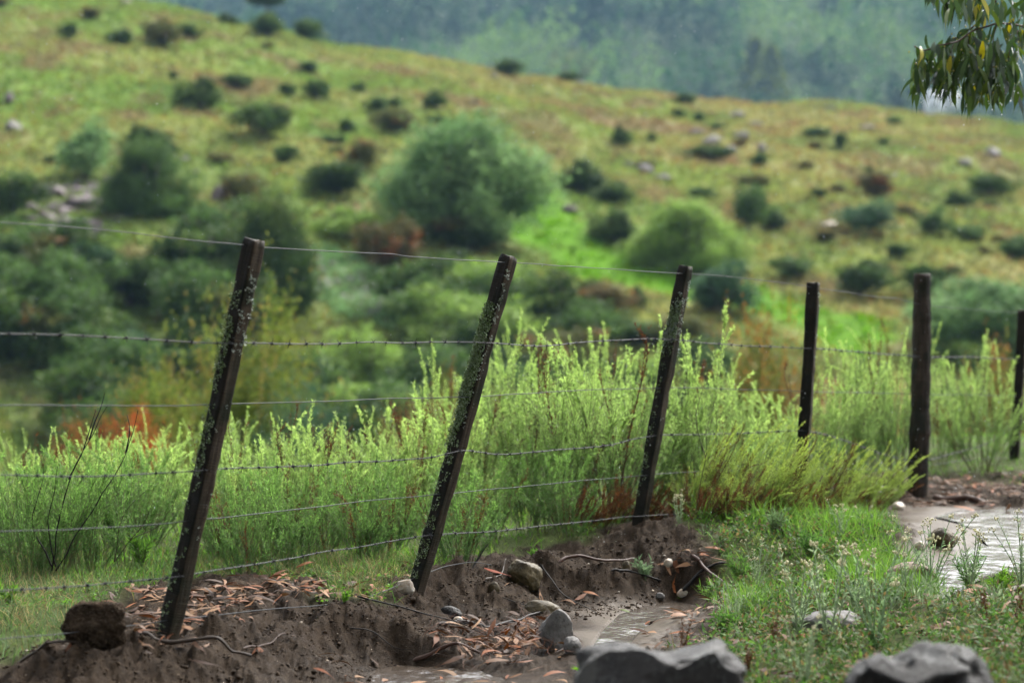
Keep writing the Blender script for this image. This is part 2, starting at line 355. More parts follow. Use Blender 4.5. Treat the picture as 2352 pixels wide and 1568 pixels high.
GRASS = [w2l([(-700,1110),(0,1060),(1560,1080),(1520,1185),(1380,1232),(1200,1262),(1050,1285),(960,1310),(900,1332),(760,1338),(600,1318),(520,1330),(330,1348),(270,1380),(200,1400),(150,1472),(-700,1490)]),
         w2l([(700,1345),(930,1330),(900,1385),(760,1398)]), w2l([(-700,1060),(3400,1025),(3400,1090),(2352,1085),(2150,1085),(1900,1100),(1560,1150),(-700,1200)], .1),
         w2l([(1585,1195),(1645,1290),(1590,1325),(1655,1400),(1600,1480),(1560,1700),(3400,1700),(3400,1380),(2352,1335),(2200,1380),(2130,1360),(2070,1280),(2010,1200),(2030,1150),(1700,1150)], 0.0)]
SAND = [w2l([(1300,1412),(1360,1385),(1440,1362),(1600,1350),(1640,1400),(1570,1470),(1460,1515),(1340,1560),(1300,1530),(1320,1470)], -.13), w2l([(2040,1165),(2352,1145),(2700,1150),(2700,1330),(2352,1320),(2160,1390),(2080,1300)], .02)]
WP = water_polys()
def masks(x, y):
    jx = x+fbm(x*4, y*4, 3, 51)*.13; jy = y+fbm(x*4, y*2.5, 3, 52)*.16
    g = np.full(len(x), -9.)
    for p in GRASS: g = np.maximum(g, -sdist(jx, jy, p))
    s = np.full(len(x), -9.)
    for p in SAND: s = np.maximum(s, -sdist(jx, jy, p))
    return np.maximum(sstep(-.05, .12, g), sstep(14.5, 16.5, y+.4*x*0)), sstep(-.06, .15, s)
def gz(x, y, detail=True, mk=None):
    x = np.ravel(np.asarray(x, float)); y = np.ravel(np.asarray(y, float))
    z = np.zeros(len(x)); near = y < 26
    yy = np.maximum(y, 1.); t = x/yy
    if (~near).any(): z[~near] = hz(t[~near], y[~near])
    if near.any():
        a = x[near]; b = y[near]; zn = tps(a, b)
        if detail:
            g, s = mk if mk is not None else masks(a, b)
            rough = (1-.65*g)*(1-.85*s)
            zn = zn+fbm(a*2.2, b*2.2, 3, 21)*.03*(1-.7*s)+fbm(a*9, b*7, 3, 22)*.026*rough
            zn = zn-np.abs(fbm(a*7, b*3.2, 3, 29))*.075*rough*(1-g)+fbm(a*30, b*16, 3, 23)*.018*rough+np.abs(vn(a*46, b*9, 24))*.014*rough*(1-g)+np.maximum(fbm(a*17, b*12, 3, 28)-.15, 0)*.05*rough*(1-g)
            zn = zn+.055*np.exp(-((a-.0)/.17)**2-((b-8.25)/.22)**2)     # heap under the debris pile
            zn = zn+.05*np.exp(-((a+1.6)/.22)**2-((b-7.32)/.10)**2)+.05*np.exp(-((a+1.25)/.1)**2-((b-7.3)/.1)**2)
        for P_, wz in WP:
            d = sdist(a, b, P_)
            k = sstep(.10, -.04, d)
            zn = np.where(d < .25, zn*(1-k)+k*(wz-.03*sstep(.03, -.06, d)+.004), zn)
            zn = zn+np.where(d > .02, np.maximum(wz+.004+(d-.02)*.10-zn, 0)*sstep(.45, .06, d), 0)
        w = sstep(14.5, 18, b-4*sstep(0, .12, a/b)); zn = zn*(1-w)+hz(t[near], np.maximum(b, 10))*w
        z[near] = zn
    return z
tf = np.linspace(-.23, .23, 660); tw = np.array([-3, -2, -1.3, -.9, -.65, -.5, -.4, -.33, -.28, -.25])
TT = np.concatenate([tw, tf, -tw[::-1]])
DD = np.concatenate([np.arange(2.4, 6, .12), np.arange(6, 12, .02), np.arange(12, 26, .06), [26.0]])
gt, gd = np.meshgrid(TT, DD); X = (gt*gd).ravel(); Y = gd.ravel()
mg, ms = masks(X, Y)
Z = gz(X, Y, True, (mg, ms)) if (Y < 26).all() else gz(X, Y, True, (mg[Y < 26], ms[Y < 26]))
def gridq(nr, nc): 
    i = np.arange(nr-1)[:, None]*nc+np.arange(nc-1)[None]; i = i.ravel(); return np.stack([i, i+1, i+nc+1, i+nc], 1)
wet = np.clip(ms*.9+sstep(-.06, -.16, Z)*.5+.12, 0, 1)
nearmat = np.stack([mg, ms, wet], 1)
V = np.stack([X, Y, Z], 1)
bx, by = np.meshgrid(np.linspace(-40, 40, 41), np.linspace(-40, 2.6, 22)); bz = np.full(bx.size, -.17)+.03*vn(bx.ravel(), by.ravel(), 3)
Q1 = gridq(len(DD), len(TT)); Q2 = gridq(22, 41)+len(V)
V = np.concatenate([V, np.stack([bx.ravel(), by.ravel(), bz], 1)]); CC = np.concatenate([nearmat, np.tile([.5, 0, .2], (bx.size, 1))])
g_ = build('ground', V, [np.concatenate([Q1, Q2])], M['ground'], None, CC, True); tag(g_, 'wet brown earth and sandy track along the wire fence', 'ground', None, 'structure')

# hillside
tf = np.linspace(-.24, .24, 520); TT = np.concatenate([[-2.2, -1.5, -1.1, -.8, -.6, -.45, -.36, -.3], tf, [.3, .36, .45, .6, .8, 1.1, 1.5, 2.2]])
DD = np.concatenate([np.arange(24.5, 80, 1.0), np.arange(80, 204, .55), np.arange(204, 330, 4)])
gt, gd = np.meshgrid(TT, DD); X = (gt*gd).ravel(); Y = gd.ravel(); Z = hz(gt.ravel(), Y)-.03*(Y < 27)
def hit(px, py, dmin=66.):
    D = np.arange(dmin, DR+2, .5); t = (px-CX)/F; z = hz(np.full(len(D), t), D); yi = CY-(z-CH)/D*F
    yi = np.minimum.accumulate(yi); k = np.argmax(yi <= py)
    if yi[k] > py: k = len(D)-5
    return float(D[k]), float(t*D[k]), float(z[k])
def hillpoly(pl): return np.array([(lambda h: (h[1], h[0]))(hit(*p)) for p in pl])
MEADOW = [hillpoly([(1195,440),(1290,455),(1330,520),(1370,560),(1440,600),(1500,620),(1600,640),(1740,660),(1800,700),(1900,720),(2000,745),(2090,800),(2000,830),(1850,790),(1760,740),(1650,700),(1540,690),(1440,655),(1330,625),(1250,600),(1170,570),(1180,500)])]
def hillcol(x, y):
    a = sstep(-.35, .35, fbm(x/9, y/14, 4, 31)); b = sstep(.0, .45, fbm(x/2.6, y/4.5, 4, 33)); c = sstep(.05, .4, fbm(x/5, y/9, 4, 35))
    px = x/y*F+CX
    lush = np.array([.165, .255, .065]); dry = np.array([.25, .25, .10]); br = np.array([.19, .135, .085]); gn = np.array([.12, .19, .055])
    w = np.clip(.25+.5*sstep(300, 2000, px)+(a-.5)*.7, 0, 1)[:, None]
    C = lush*(1-w)+dry*w
    C = C*(1-.7*b[:, None])+br*.7*b[:, None]; C = C*(1-.6*c[:, None])+gn*.6*c[:, None]
    jx = x+1.2*fbm(x/3, y/3, 3, 36); jy = y+2.5*fbm(x/3, y/5, 3, 37)
    for p in MEADOW:
        m = sstep(.6, -.8, sdist(jx, jy, p))[:, None]; C = C*(1-m)+np.array([.10, .235, .014])*m
    low = sstep(105, 84, y)[:, None]*sstep(1300, 900, px)[:, None]; C = C*(1-low*.6)+np.array([.06, .10, .035])*low*.6
    return C
HC = hillcol(X, Y)
h_ = build('hillside', np.stack([X, Y, Z], 1), [gridq(len(DD), len(TT))], M['hill'], None, HC, True); tag(h_, 'grassy hillside rising behind the fence', 'hillside', None, 'structure')
# far hill
def farz(x, y):
    return (y-400)*.245+fbm(x/150, y/200, 3, 41)*16-6+.02*x*0
xs = np.linspace(-1300, 1300, 90); ys = np.linspace(330, 1400, 80); gx, gy = np.meshgrid(xs, ys)
FZ = farz(gx.ravel(), gy.ravel()); FZ = np.minimum(FZ, 158-8*vn(gx.ravel()/90, gy.ravel()/90, 4))
f_ = build('far_hill', np.stack([gx.ravel(), gy.ravel(), FZ], 1), [gridq(80, 90)], M['hill'], None, np.array([.045, .075, .03]), True); tag(f_, 'distant wooded mountainside in rain haze', 'hill', None, 'structure')
# a valley sheet joining them
xs = np.linspace(-1300, 1300, 14); ys = np.linspace(26, 340, 12); gx, gy = np.meshgrid(xs, ys)
v_ = build('valley_floor', np.stack([gx.ravel(), gy.ravel(), np.full(gx.size, -14.0)], 1), [gridq(12, 14)], M['hill'], None, np.array([.06, .09, .035]), True); tag(v_, 'low valley floor between the hills', 'valley', None, 'structure')
# water
for i, (P_, wz) in enumerate(WP):
    c = P_.mean(0); big = c+(P_-c)*1.12; n = len(big)
    lab = ['muddy rain rivulet in the sand behind the large dark rock', 'bright puddle reflecting white sky on the sandy track', 'shallow muddy pool at the foot of the leaf heap'][i]
    w_ = build(['stream_water', 'puddle_water', 'pool_water'][i], np.concatenate([np.column_stack([big, np.full(n, wz)]), [[*c, wz]]]), [np.array([[j, (j+1) % n, n] for j in range(n)])], M['water'], None, np.array([1, 1, 1.]))
    tag(w_, lab, 'puddle', None, 'structure')

# ------------------------------------------------------------------ fence posts
YP = {0: 6.2, 1: 7.8, 2: 9.4, 3: 11.1, 4: 12.2, 5: 14.1, 6: 15.9, 7: 17.6}
def pt(px, py, Y_): return np.array([(px-CX)/F*Y_, Y_, CH-(py-CY)/F*Y_])
PT = {1: ((380, 1478), (585, 551)), 2: ((958, 1342), (1168, 588)), 3: ((1470, 1205), (1575, 611)), 4: ((1838, 1090), (1868, 649)), 5: ((2107, 1120), (2118, 629)), 6: ((2328, 1060), (2349, 712))}
PSZ = {1: (.056, 52), 2: (.054, 55), 3: (.056, 57), 4: (.060, 72), 5: (.056, 0), 6: (.060, 68)}
PLAB = {1: 'nearest leaning square wooden post, black with pale lichen spots on its right face', 2: 'leaning square wooden post thickly crusted with green lichen on its upper half',
        3: 'leaning wooden post with grey-green lichen, standing on the dark soil mound', 4: 'slim dark wooden post rising out of the feathery shrubs, nearly upright',
        5: 'stout round upright wooden post without lichen', 6: 'farthest narrow wooden post, cut by the picture edge'}
def flakes(n, size, cols, mapf, mb, thick=.004):
    """clusters of curled flakes; mapf(u,v)-> point, normal"""
    for u, v, r in n:
        k = max(6, int(30*(r/.02)**1.6)); a = RNG.random(k)*TAU; rr = r*np.sqrt(RNG.random(k))
        P = []; Nn = []
        for j in range(k):
            p, nn = mapf(u+rr[j]*math.cos(a[j]), v+rr[j]*math.sin(a[j])*1.3); P.append(p+nn*RNG.random()*thick); Nn.append(nn)
        P = np.array(P); Nn = np.array(Nn); D = norm(rvec(k)+Nn*.45)
        c = cols[RNG.integers(len(cols), size=k)]*RNG.uniform(.7, 1.25, (k, 1))
        mb.add(*leaves(P, D, RNG.uniform(.6, 1.3, k)*size, RNG.uniform(.5, 1.0, k)*size, c, norm(Nn+rvec(k)*.5)))
POST = {}
for i, (b, t) in PT.items():
    B = pt(*b, YP[i]); T = pt(*t, YP[i]); ax = T-B; H = np.linalg.norm(ax); ax = ax/H
    B = B-ax*.18; H += .18
    s, phi = PSZ[i]; phi = math.radians(phi)
    e1 = norm(np.cross(ax, [0, 1, 0.])); e1 = e1*np.sign(e1[0]); e2 = np.cross(ax, e1); e2 = e2 if e2[1] > 0 else -e2
    nseg = 90; per = 40 if i != 5 else 48
    prof = []
    if i == 5:
        prof = [(math.cos(a), math.sin(a)) for a in np.arange(per)*TAU/per]
    else:
        q = per//4
        cs = [(-1, -1), (1, -1), (1, 1), (-1, 1)]
        for k in range(4):
            a, c = cs[k], cs[(k+1) % 4]
            for j in range(q):
                f = j/q; x_, y_ = a[0]+(c[0]-a[0])*f, a[1]+(c[1]-a[1])*f
                r_ = (abs(x_)**9+abs(y_)**9)**(1/9.); prof.append((x_/r_, y_/r_))
    prof = np.array(prof)
    Vs = []
    for k in range(nseg+1):
        h = H*k/nseg; f = k/nseg
        r = s*.5 if i != 5 else s
        wob = 1+.07*vn(f*9, i, 3)+.05*vn(f*34, i, 4)
        p = prof*r*wob
        ang = np.arctan2(prof[:, 1], prof[:, 0])
        p = p*(1+.06*vn(ang*6, np.full(per, f*26+i*9), 8)+(.05 if i == 5 else .02)*vn(ang*14, np.full(per, f*5+i*9), 9))[:, None]
        if i == 5: p = p*(1-.12*sstep(.75, 1, np.array([f]))[0]+.05*math.sin(f*7))
        if k == nseg: p = p*.93
        c, s_ = math.cos(phi), math.sin(phi)
        lx = p[:, 0]*c-p[:, 1]*s_; ly = p[:, 0]*s_+p[:, 1]*c
        bow = .006*math.sin(f*math.pi)*(-1 if i == 3 else 1)
        zz = h+(.004*vn(lx*60, ly*60, i) if k == nseg else 0)
        Vs.append(lx[:, None]*np.array([1, 0, 0])+ly[:, None]*np.array([0, 1, 0])+np.column_stack([np.full(per, bow), np.zeros(per), np.broadcast_to(zz, per)]))
    Vs.append(np.array([[.0, 0, H+.001]]))
    V = np.concatenate(Vs); k0 = nseg*per
    Q = []
    for k in range(nseg):
        a = np.arange(per); Q.append(np.stack([k*per+a, k*per+(a+1) % per, (k+1)*per+(a+1) % per, (k+1)*per+a], 1))
    a = np.arange(per); cap = np.stack([k0+a, k0+(a+1) % per, np.full(per, len(V)-1)], 1)
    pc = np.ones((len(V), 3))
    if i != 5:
        side_ = np.tile(np.where((np.arange(per) >= 3*per//4) | (np.arange(per) < 1), .28, 1.0), nseg+1); pc[:len(side_)] = side_[:, None]*np.array([1, 1, .95])  # left face darkened in the vertex colour: black algae plus painted-in shade
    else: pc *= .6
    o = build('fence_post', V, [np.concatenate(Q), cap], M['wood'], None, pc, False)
    mw = Matrix(((e1[0], e2[0], ax[0], B[0]), (e1[1], e2[1], ax[1], B[1]), (e1[2], e2[2], ax[2], B[2]), (0, 0, 0, 1)))
    o.matrix_world = mw; tag(o, PLAB[i], 'fence post', 'wooden posts of the wire fence'); POST[i] = o
    if i == 5: continue
    # faces: left visible face normal = (-sin(phi)... ) ; profile side y=-1 rotated by phi faces viewer; x=+1 side faces right
    c, s_ = math.cos(phi), math.sin(phi); hs = s*.5
    def face_front(u, v, c=c, s_=s_, hs=hs, H=H):    # profile y=-1 ; u in metres across, v metres down from the top
        u = max(-hs, min(hs, u)); lx = u*c+hs*s_; ly = u*s_-hs*c; return np.array([lx, ly, H-v]), np.array([s_, -c, 0.])
    def face_left(u, v, c=c, s_=s_, hs=hs, H=H):     # profile x=-1
        u = max(-hs, min(hs, u)); lx = -hs*c-u*s_; ly = -hs*s_+u*c; return np.array([lx, ly, H-v]), np.array([-c, -s_, 0.])
    POST[(i, 'f')] = (face_front, face_left)
    gcols = np.array([[.09, .15, .045], [.15, .21, .08], [.30, .37, .24], [.09, .13, .045], [.24, .31, .19]]); wcols = np.array([[.36, .42, .36], [.28, .34, .27], [.45, .48, .42]])
    def face_right(u, v, c=c, s_=s_, hs=hs, H=H):    # profile x=+1
        u = max(-hs, min(hs, u)); lx = hs*c-u*s_; ly = hs*s_+u*c; return np.array([lx, ly, H-v]), np.array([c, s_, 0.])
    # which rotated face looks left / right towards the camera: front (s_,-c) looks right-front, left (-c,-s_) looks left-front
    R = random.Random(i)
    moss = []; lich = []; fr = []
    U = lambda: R.uniform(-hs, hs)
    if i == 1:
        moss = [(R.uniform(-.6, .9)*hs, R.triangular(.14, .52, .33), R.uniform(.004, .011)) for _ in range(95)]+[(U(), R.triangular(.52, .86, .62), R.uniform(.003, .009)) for _ in range(60)]+[(U(), R.uniform(.8, 1.35), R.uniform(.003, .008)) for _ in range(34)]
        lich = [(U(), R.triangular(.05, .42, .2), R.uniform(.003, .010)) for _ in range(30)]+[(U(), R.uniform(.3, 1.0), R.uniform(.002, .005)) for _ in range(16)]
    if i == 2:
        moss = [(U(), R.triangular(.16, .75, .42), R.uniform(.008, .016)) for _ in range(210)]+[(R.uniform(-.2, 1)*hs, R.uniform(.2, .78), R.uniform(.008, .018)) for _ in range(120)]+[(U(), R.uniform(.75, 1.3), R.uniform(.004, .013)) for _ in range(60)]
        lich = [(R.uniform(-1, -.2)*hs, R.uniform(.05, .7), R.uniform(.003, .009)) for _ in range(60)]
    if i == 3:
        moss = [(U(), R.triangular(.14, .42, .28), R.uniform(.008, .016)) for _ in range(90)]+[(R.uniform(.0, 1)*hs, R.uniform(.4, 1.1), R.uniform(.004, .012)) for _ in range(46)]
        lich = [(U(), R.uniform(.03, .42), R.uniform(.004, .011)) for _ in range(26)]; fr = [(U(), R.triangular(.12, .4, .33), R.uniform(.008, .013)) for _ in range(36)]
    if i in (4, 6):
        lich = [(U(), R.uniform(.02, .5), R.uniform(.003, .008)) for _ in range(10)]
    if moss:
        mb = MB(); flakes(moss, .0075, gcols, face_left, mb, .005)
        if fr: flakes(fr, .009, wcols*.6, face_left, mb, .006)
        tag(mb.build('moss', M['lichen'], o), kind='stuff')
    if lich:
        mb = MB(); flakes(lich, .008, wcols, face_front, mb, .003); tag(mb.build('lichen', M['lichen'], o), kind='stuff')

# ------------------------------------------------------------------ wires
WIRES = [
 ('top plain wire of the fence, shiny grey, kinked between the posts', 0, [(-525,455,0),(0,510,None),(220,528,None),(575,566,1),(905,585,None),(935,591,None),(1168,602,2),(1400,618,None),(1575,628,3),(1720,640,None),(1868,659,4),(1960,673,None),(2010,682,None),(2060,686,None),(2118,699,5),(2230,711,None),(2300,715,None),(2347,718,6),(2560,740,7)]),
 ('uppermost barbed wire, the one just under the top plain wire', 1, [(-525,752,0),(0,765,None),(190,770,None),(390,782,None),(530,787,1),(700,788,None),(850,787,None),(1000,785,None),(1128,787,2),(1250,794,None),(1350,786,None),(1445,780,None),(1548,779,3),(1640,790,None),(1860,799,4),(1960,806,None),(2112,819,5),(2220,820,None),(2340,824,6),(2560,826,7)]),
 ('middle plain wire crossing in front of the shrub tips', 0, [(-525,925,0),(0,930,None),(250,933,None),(492,931,1),(520,928,None),(800,920,None),(1088,910,2),(1110,909,None),(1300,898,None),(1525,890,3),(1700,894,None),(1850,898,4),(2107,905,5),(2336,908,6),(2560,911,7)]),
 ('middle barbed wire, sagging, pinned halfway down the leaning posts', 1, [(-525,1078,0),(0,1089,None),(130,1093,None),(280,1091,None),(470,1078,1),(620,1071,None),(760,1065,None),(900,1056,None),(990,1050,None),(1065,1034,2),(1145,1042,None),(1290,1033,None),(1400,1022,None),(1505,999,3),(1620,998,None),(1750,992,None),(1845,988,4),(1930,1007,None),(2020,1040,None),(2104,1060,5),(2180,1043,None),(2250,1025,None),(2300,1000,None),(2334,978,6),(2560,975,7)]),
 ('lower plain wire running taut through the green shrubs', 0, [(-525,1233,0),(0,1220,None),(130,1218,None),(300,1209,None),(445,1196,1),(700,1167,None),(1020,1133,2),(1250,1112,None),(1495,1089,3),(1650,1081,None),(1842,1075,4),(2104,1079,5),(2132,1067,None),(2260,1054,None),(2331,1047,6),(2560,1030,7)]),
 ('lowest barbed wire, rising from the grass to the mound post', 1, [(-525,1378,0),(0,1355,None),(200,1343,None),(415,1321,1),(600,1291,None),(780,1262,None),(990,1228,2),(1160,1217,None),(1330,1199,None),(1482,1183,3),(1600,1178,None),(1840,1150,4)]),
 ('slack plain wire lying low on the bare soil and leaf litter', 0, [(-525,1505,0),(0,1467,None),(160,1454,None),(398,1424,1),(620,1398,None),(800,1384,None),(870,1362,None),(962,1322,2),(1020,1300,None),(1090,1290,None),(1130,1296,None)]),
]
def smooth_path(K, step):
    K = np.array(K); out = []
    for i in range(len(K)-1):
        p0 = K[max(i-1, 0)]; p1 = K[i]; p2 = K[i+1]; p3 = K[min(i+2, len(K)-1)]
        L = np.linalg.norm(p2-p1); n = max(2, int(L/step)); d0 = (p2-p0); d1 = (p3-p1)
        m0 = d0/np.linalg.norm(d0)*L*.75; m1 = d1/np.linalg.norm(d1)*L*.75
        t = np.linspace(0, 1, n, endpoint=False)[:, None]
        out.append((2*t**3-3*t**2+1)*p1+(t**3-2*t**2+t)*m0+(-2*t**3+3*t**2)*p2+(t**3-t**2)*m1)
    out.append(K[-1:]); P = np.concatenate(out)
    s = np.concatenate([[0], np.cumsum(np.linalg.norm(np.diff(P, axis=0), axis=1))]); q = np.arange(0, s[-1], step)
    return np.column_stack([np.interp(q, s, P[:, j]) for j in range(3)]), q
# one barb, copied along every barbed wire
ang = np.linspace(0, 2.6*TAU, 26); coil = np.column_stack([ang/TAU*.0028-.0036, np.cos(ang)*.0036, np.sin(ang)*.0036])
mb = MB(); Cw = np.array([1, 1, 1.])
mb.add(*tubes(coil[None], .0013, Cw, 5))
for d, x0 in (((.2, .8, .75), -.003), ((-.25, -.75, .8), .003), ((.35, -.6, -.8), -.002), ((-.3, .7, -.75), .002)):
    d = norm(np.array(d)); mb.add(*tubes(np.array([[[x0, 0, 0], np.array([x0, 0, 0])+d*.009, np.array([x0, 0, 0])+d*.018]]), np.array([[.0013, .0012, .0004]]), Cw, 4))
barb0 = mb.build('barb', M['barb'])
barbs_used = False
for lab, barbed, kn in WIRES:
    K = []
    idx = [j for j, k in enumerate(kn) if k[2] is not None]
    # horizontal (x,Y) anchors
    AX = [(kn[j][0]-CX)/F*(YP[kn[j][2]]-(.046 if barbed else 0)) for j in idx]; AY = [YP[kn[j][2]]-(.046 if barbed else 0) for j in idx]
    for j, (px, py, a) in enumerate(kn):
        if a is not None: Yv = YP[a]-(.046 if barbed else 0)
        else:
            n = max([q for q in range(len(idx)) if idx[q] < j]); n = min(n, len(idx)-2)
            xa, ya, xb, yb = AX[n], AY[n], AX[n+1], AY[n+1]; t = (px-CX)/F
            if idx[-1] < j: xa, ya, xb, yb = AX[-2], AY[-2], AX[-1], AY[-1]
            s = (t*ya-xa)/((xb-xa)-t*(yb-ya)); Yv = ya+(yb-ya)*s
        K.append(pt(px, py, Yv))
    if not barbed:
        P, q = smooth_path(K, .03)
        P[:, 2] += .0015*vn(q*6, q*0, 7)+.003*vn(q*1.7, q*0, 9)
        mb = MB(); mb.add(*tubes(P[None], .0016, Cw, 6)); o = mb.build('plain_wire', M['wire'], None, True); tag(o, lab, 'fence wire', 'wires of the fence')
    else:
        P, q = smooth_path(K, .006); P[:, 2] += .003*vn(q*4, q*0, 7)
        T = norm(np.gradient(P, axis=0)); A = norm(np.cross(T, [0, 0, 1.])); Bv = np.cross(A, T); a = q/.036*TAU
        e = empty('barbed_wire', P[0]); tag(e, lab, 'barbed wire', 'wires of the fence')
        for sgn in (0, math.pi):
            mb = MB(); off = (A*np.cos(a+sgn)[:, None]+Bv*np.sin(a+sgn)[:, None])*.0018
            mb.add(*tubes((P+off-P[0])[None], .0012, Cw, 5)); mb.build('strand', M['barb'], e, True)
        s = .05
        while s < q[-1]:
            k = int(s/.006)
            if k >= len(P): break
            b = barb0 if not barbs_used else barb0.copy()
            if barbs_used: COL.objects.link(b)
            barbs_used = True
            b.parent = e
            R3 = Matrix((T[k], A[k], Bv[k])).transposed().to_4x4()
            sc = random.uniform(.8, 1.15)
            b.matrix_local = Matrix.Translation(Vector(P[k]-P[0])) @ R3 @ Matrix.Rotation(random.random()*TAU, 4, 'X') @ Matrix.Scale(sc, 4)
            s += random.uniform(.085, .125)
# staples holding the barbed wires on the posts
for i in (1, 2, 3, 4):
    for lab, barbed, kn in WIRES:
        if not barbed: continue
        for px, py, a in kn:
            if a == i:
                p = pt(px, py, YP[i]-.044); mb = MB()
                pp = np.array([[-.008, .02, .004], [-.006, -.004, .003], [0, -.007, 0], [.006, -.004, -.003], [.008, .02, -.004]])
                mb.add(*tubes(pp[None], .0016, Cw, 5)); s_ = mb.build('staple', M['barb'])
                s_.parent = POST[i]; s_.matrix_world = Matrix.Translation(Vector(p))
                s_.matrix_parent_inverse = Matrix.Identity(4)
                s_.matrix_local = POST[i].matrix_world.inverted() @ Matrix.Translation(Vector(p))
# ------------------------------------------------------------------ feathery shrubs
def lin(a, b, n): return np.linspace(a, b, n)
def shrub_mesh(seed, nst=30, spread=.33, lean=(0, 0), fine=True, leafL=.016, leafW=.0042, twigs=12, lpt=34, tips=((.48, .64, .20), (.40, .57, .17)), low=(.10, .19, .07), dead=0., bare=.22, curl=.5, stemc=(.12, .13, .05), reach=1.0):
    """unit height ~1"""
    global RNG; keep = RNG; RNG = np.random.default_rng(seed)
    K = 12; u = lin(0, 1, K)
    az = RNG.random(nst)*TAU; out = np.sqrt(RNG.random(nst))*spread; H = (.38+.72*RNG.random(nst)**1.25)*(1-.2*out/spread)
    base = np.column_stack([np.cos(az)*out*.25, np.sin(az)*out*.25, np.zeros(nst)-.02])
    P = np.zeros((nst, K, 3)); ln = np.array([lean[0], lean[1]])
    w1 = RNG.normal(size=(nst, 2))*.05; w2 = RNG.uniform(0, TAU, nst)
    for k in range(K):
        f = u[k]; o2 = out*(f**1.2)
        P[:, k, 0] = base[:, 0]+np.cos(az)*o2+ln[0]*f**1.1*H+w1[:, 0]*np.sin(f*3+w2)*f
        P[:, k, 1] = base[:, 1]+np.sin(az)*o2+ln[1]*f**1.1*H+w1[:, 1]*np.cos(f*3+w2)*f
        P[:, k, 2] = base[:, 2]+H*(f if True else 0)*(1-.12*(abs(lean[0])+abs(lean[1]))*f)
    # nodding tips
    ca = RNG.random(nst)*TAU; cu = RNG.random(nst)**1.5*curl*.24
    for k in range(K-3, K):
        g = (k-(K-4))/3.; P[:, k, 0] += np.cos(ca)*cu*g**2; P[:, k, 1] += np.sin(ca)*cu*g**2; P[:, k, 2] -= cu*.55*g**2
    ms = MB(); ml = MB()
    isdead = RNG.random(nst) < dead
    sc = np.where(isdead[:, None], np.array([.055, .03, .018]), np.array(stemc))
    ms.add(*tubes(P, np.linspace(.0042, .0012, K)[None]*RNG.uniform(.7, 1.2, (nst, 1)), sc, 3))
    def sample(Pp, f):           # Pp (n,K,3) f (n,m) -> pts, tangents
        n, K_, _ = Pp.shape; x = f*(K_-1); i = np.clip(np.floor(x).astype(int), 0, K_-2); w = (x-i)[..., None]
        ar = np.arange(n)[:, None]; a = Pp[ar, i]; b = Pp[ar, i+1]; return a*(1-w)+b*w, norm(b-a)
    # side twigs
    tf_ = RNG.uniform(.16, .90, (nst, twigs)); b0, t0 = sample(P, tf_)
    L = (RNG.uniform(.14, .42, (nst, twigs))*(1.15-tf_)*1.1*reach)
    b0 = b0.reshape(-1, 3); t0 = t0.reshape(-1, 3); L = L.ravel(); m = len(b0)
    sd = norm(np.cross(t0, rvec(m))); KT = 6; TP = np.zeros((m, KT, 3))
    for k in range(KT):
        f = k/(KT-1); TP[:, k] = b0+t0*(1.0*f)*L[:, None]+sd*(L*(.34*f-.14*f*f))[:, None]+np.array([0, 0, .12])*(L*f)[:, None]
    sc2 = np.repeat(sc, twigs, 0)*.9
    ms.add(*tubes(TP, np.linspace(.0016, .0006, KT), sc2, 3))
    tips = np.array(tips); low = np.array(low)
    def dress(Pp, f, dd):
        n, q = f.shape; p, t = sample(Pp, f); p = p.reshape(-1, 3); t = t.reshape(-1, 3); N_ = len(p)
        r = norm(np.cross(t, rvec(N_))); D = norm(t*RNG.uniform(.6, 1.3, (N_, 1))+r*RNG.uniform(.45, .9, (N_, 1)))
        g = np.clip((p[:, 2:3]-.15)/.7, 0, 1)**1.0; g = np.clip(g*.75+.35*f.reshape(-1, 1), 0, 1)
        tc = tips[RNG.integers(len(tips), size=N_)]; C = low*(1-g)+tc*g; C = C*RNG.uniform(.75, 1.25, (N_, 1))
        C = np.where(np.repeat(dd, q)[:, None], np.array([.10, .045, .02])*RNG.uniform(.6, 1.4, (N_, 1)), C)
        keep_ = (~np.repeat(dd, q)) | (RNG.random(N_) < .55)
        ml.add(*leaves(p[keep_], D[keep_], RNG.uniform(.7, 1.25, keep_.sum())*leafL, leafW, C[keep_]))
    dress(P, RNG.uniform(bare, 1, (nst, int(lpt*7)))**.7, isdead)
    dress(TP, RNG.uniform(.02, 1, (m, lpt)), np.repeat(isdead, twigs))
    st = ms.build('stems', M['stem']); lf = ml.build('foliage', M['leaf'])
    st.hide_render = False
    RNG = keep
    return st, lf
PROTO = {}
def proto(key, **k):
    e = empty('feathery_shrub'); st, lf = shrub_mesh(**k); st.parent = e; lf.parent = e; PROTO[key] = [e, False]; return e
def place(key, name, loc, sc, rz, label, cat, group, wide=1.0):
    e, used = PROTO[key]
    o = e if not used else copy_tree(e); PROTO[key][1] = True
    o.name = name; o.location = loc; o.scale = (sc*wide, sc*wide, sc); o.rotation_euler = (0, 0, rz); tag(o, label, cat, group); return o
for i in range(6): proto('s%d' % i, seed=100+i, nst=19, spread=[.24, .20, .28, .22, .26, .18][i], dead=.08, twigs=7)
for i in range(3): proto('r%d' % i, seed=120+i, nst=40, spread=.34, lean=(.55, -.12), dead=.22, twigs=9, low=(.11, .19, .05), tips=((.47, .58, .13), (.39, .51, .12)))
for i in range(4): proto('m%d' % i, seed=160+i, nst=15, spread=[.30, .24, .32, .26][i], dead=.05, twigs=6, leafL=.024, leafW=.0052, lpt=26, low=(.10, .17, .065))
for i in range(3): proto('d%d' % i, seed=180+i, nst=26, spread=.5, lean=(.35, -.1), dead=1.0, twigs=9, leafL=.030, leafW=.006, bare=.1)
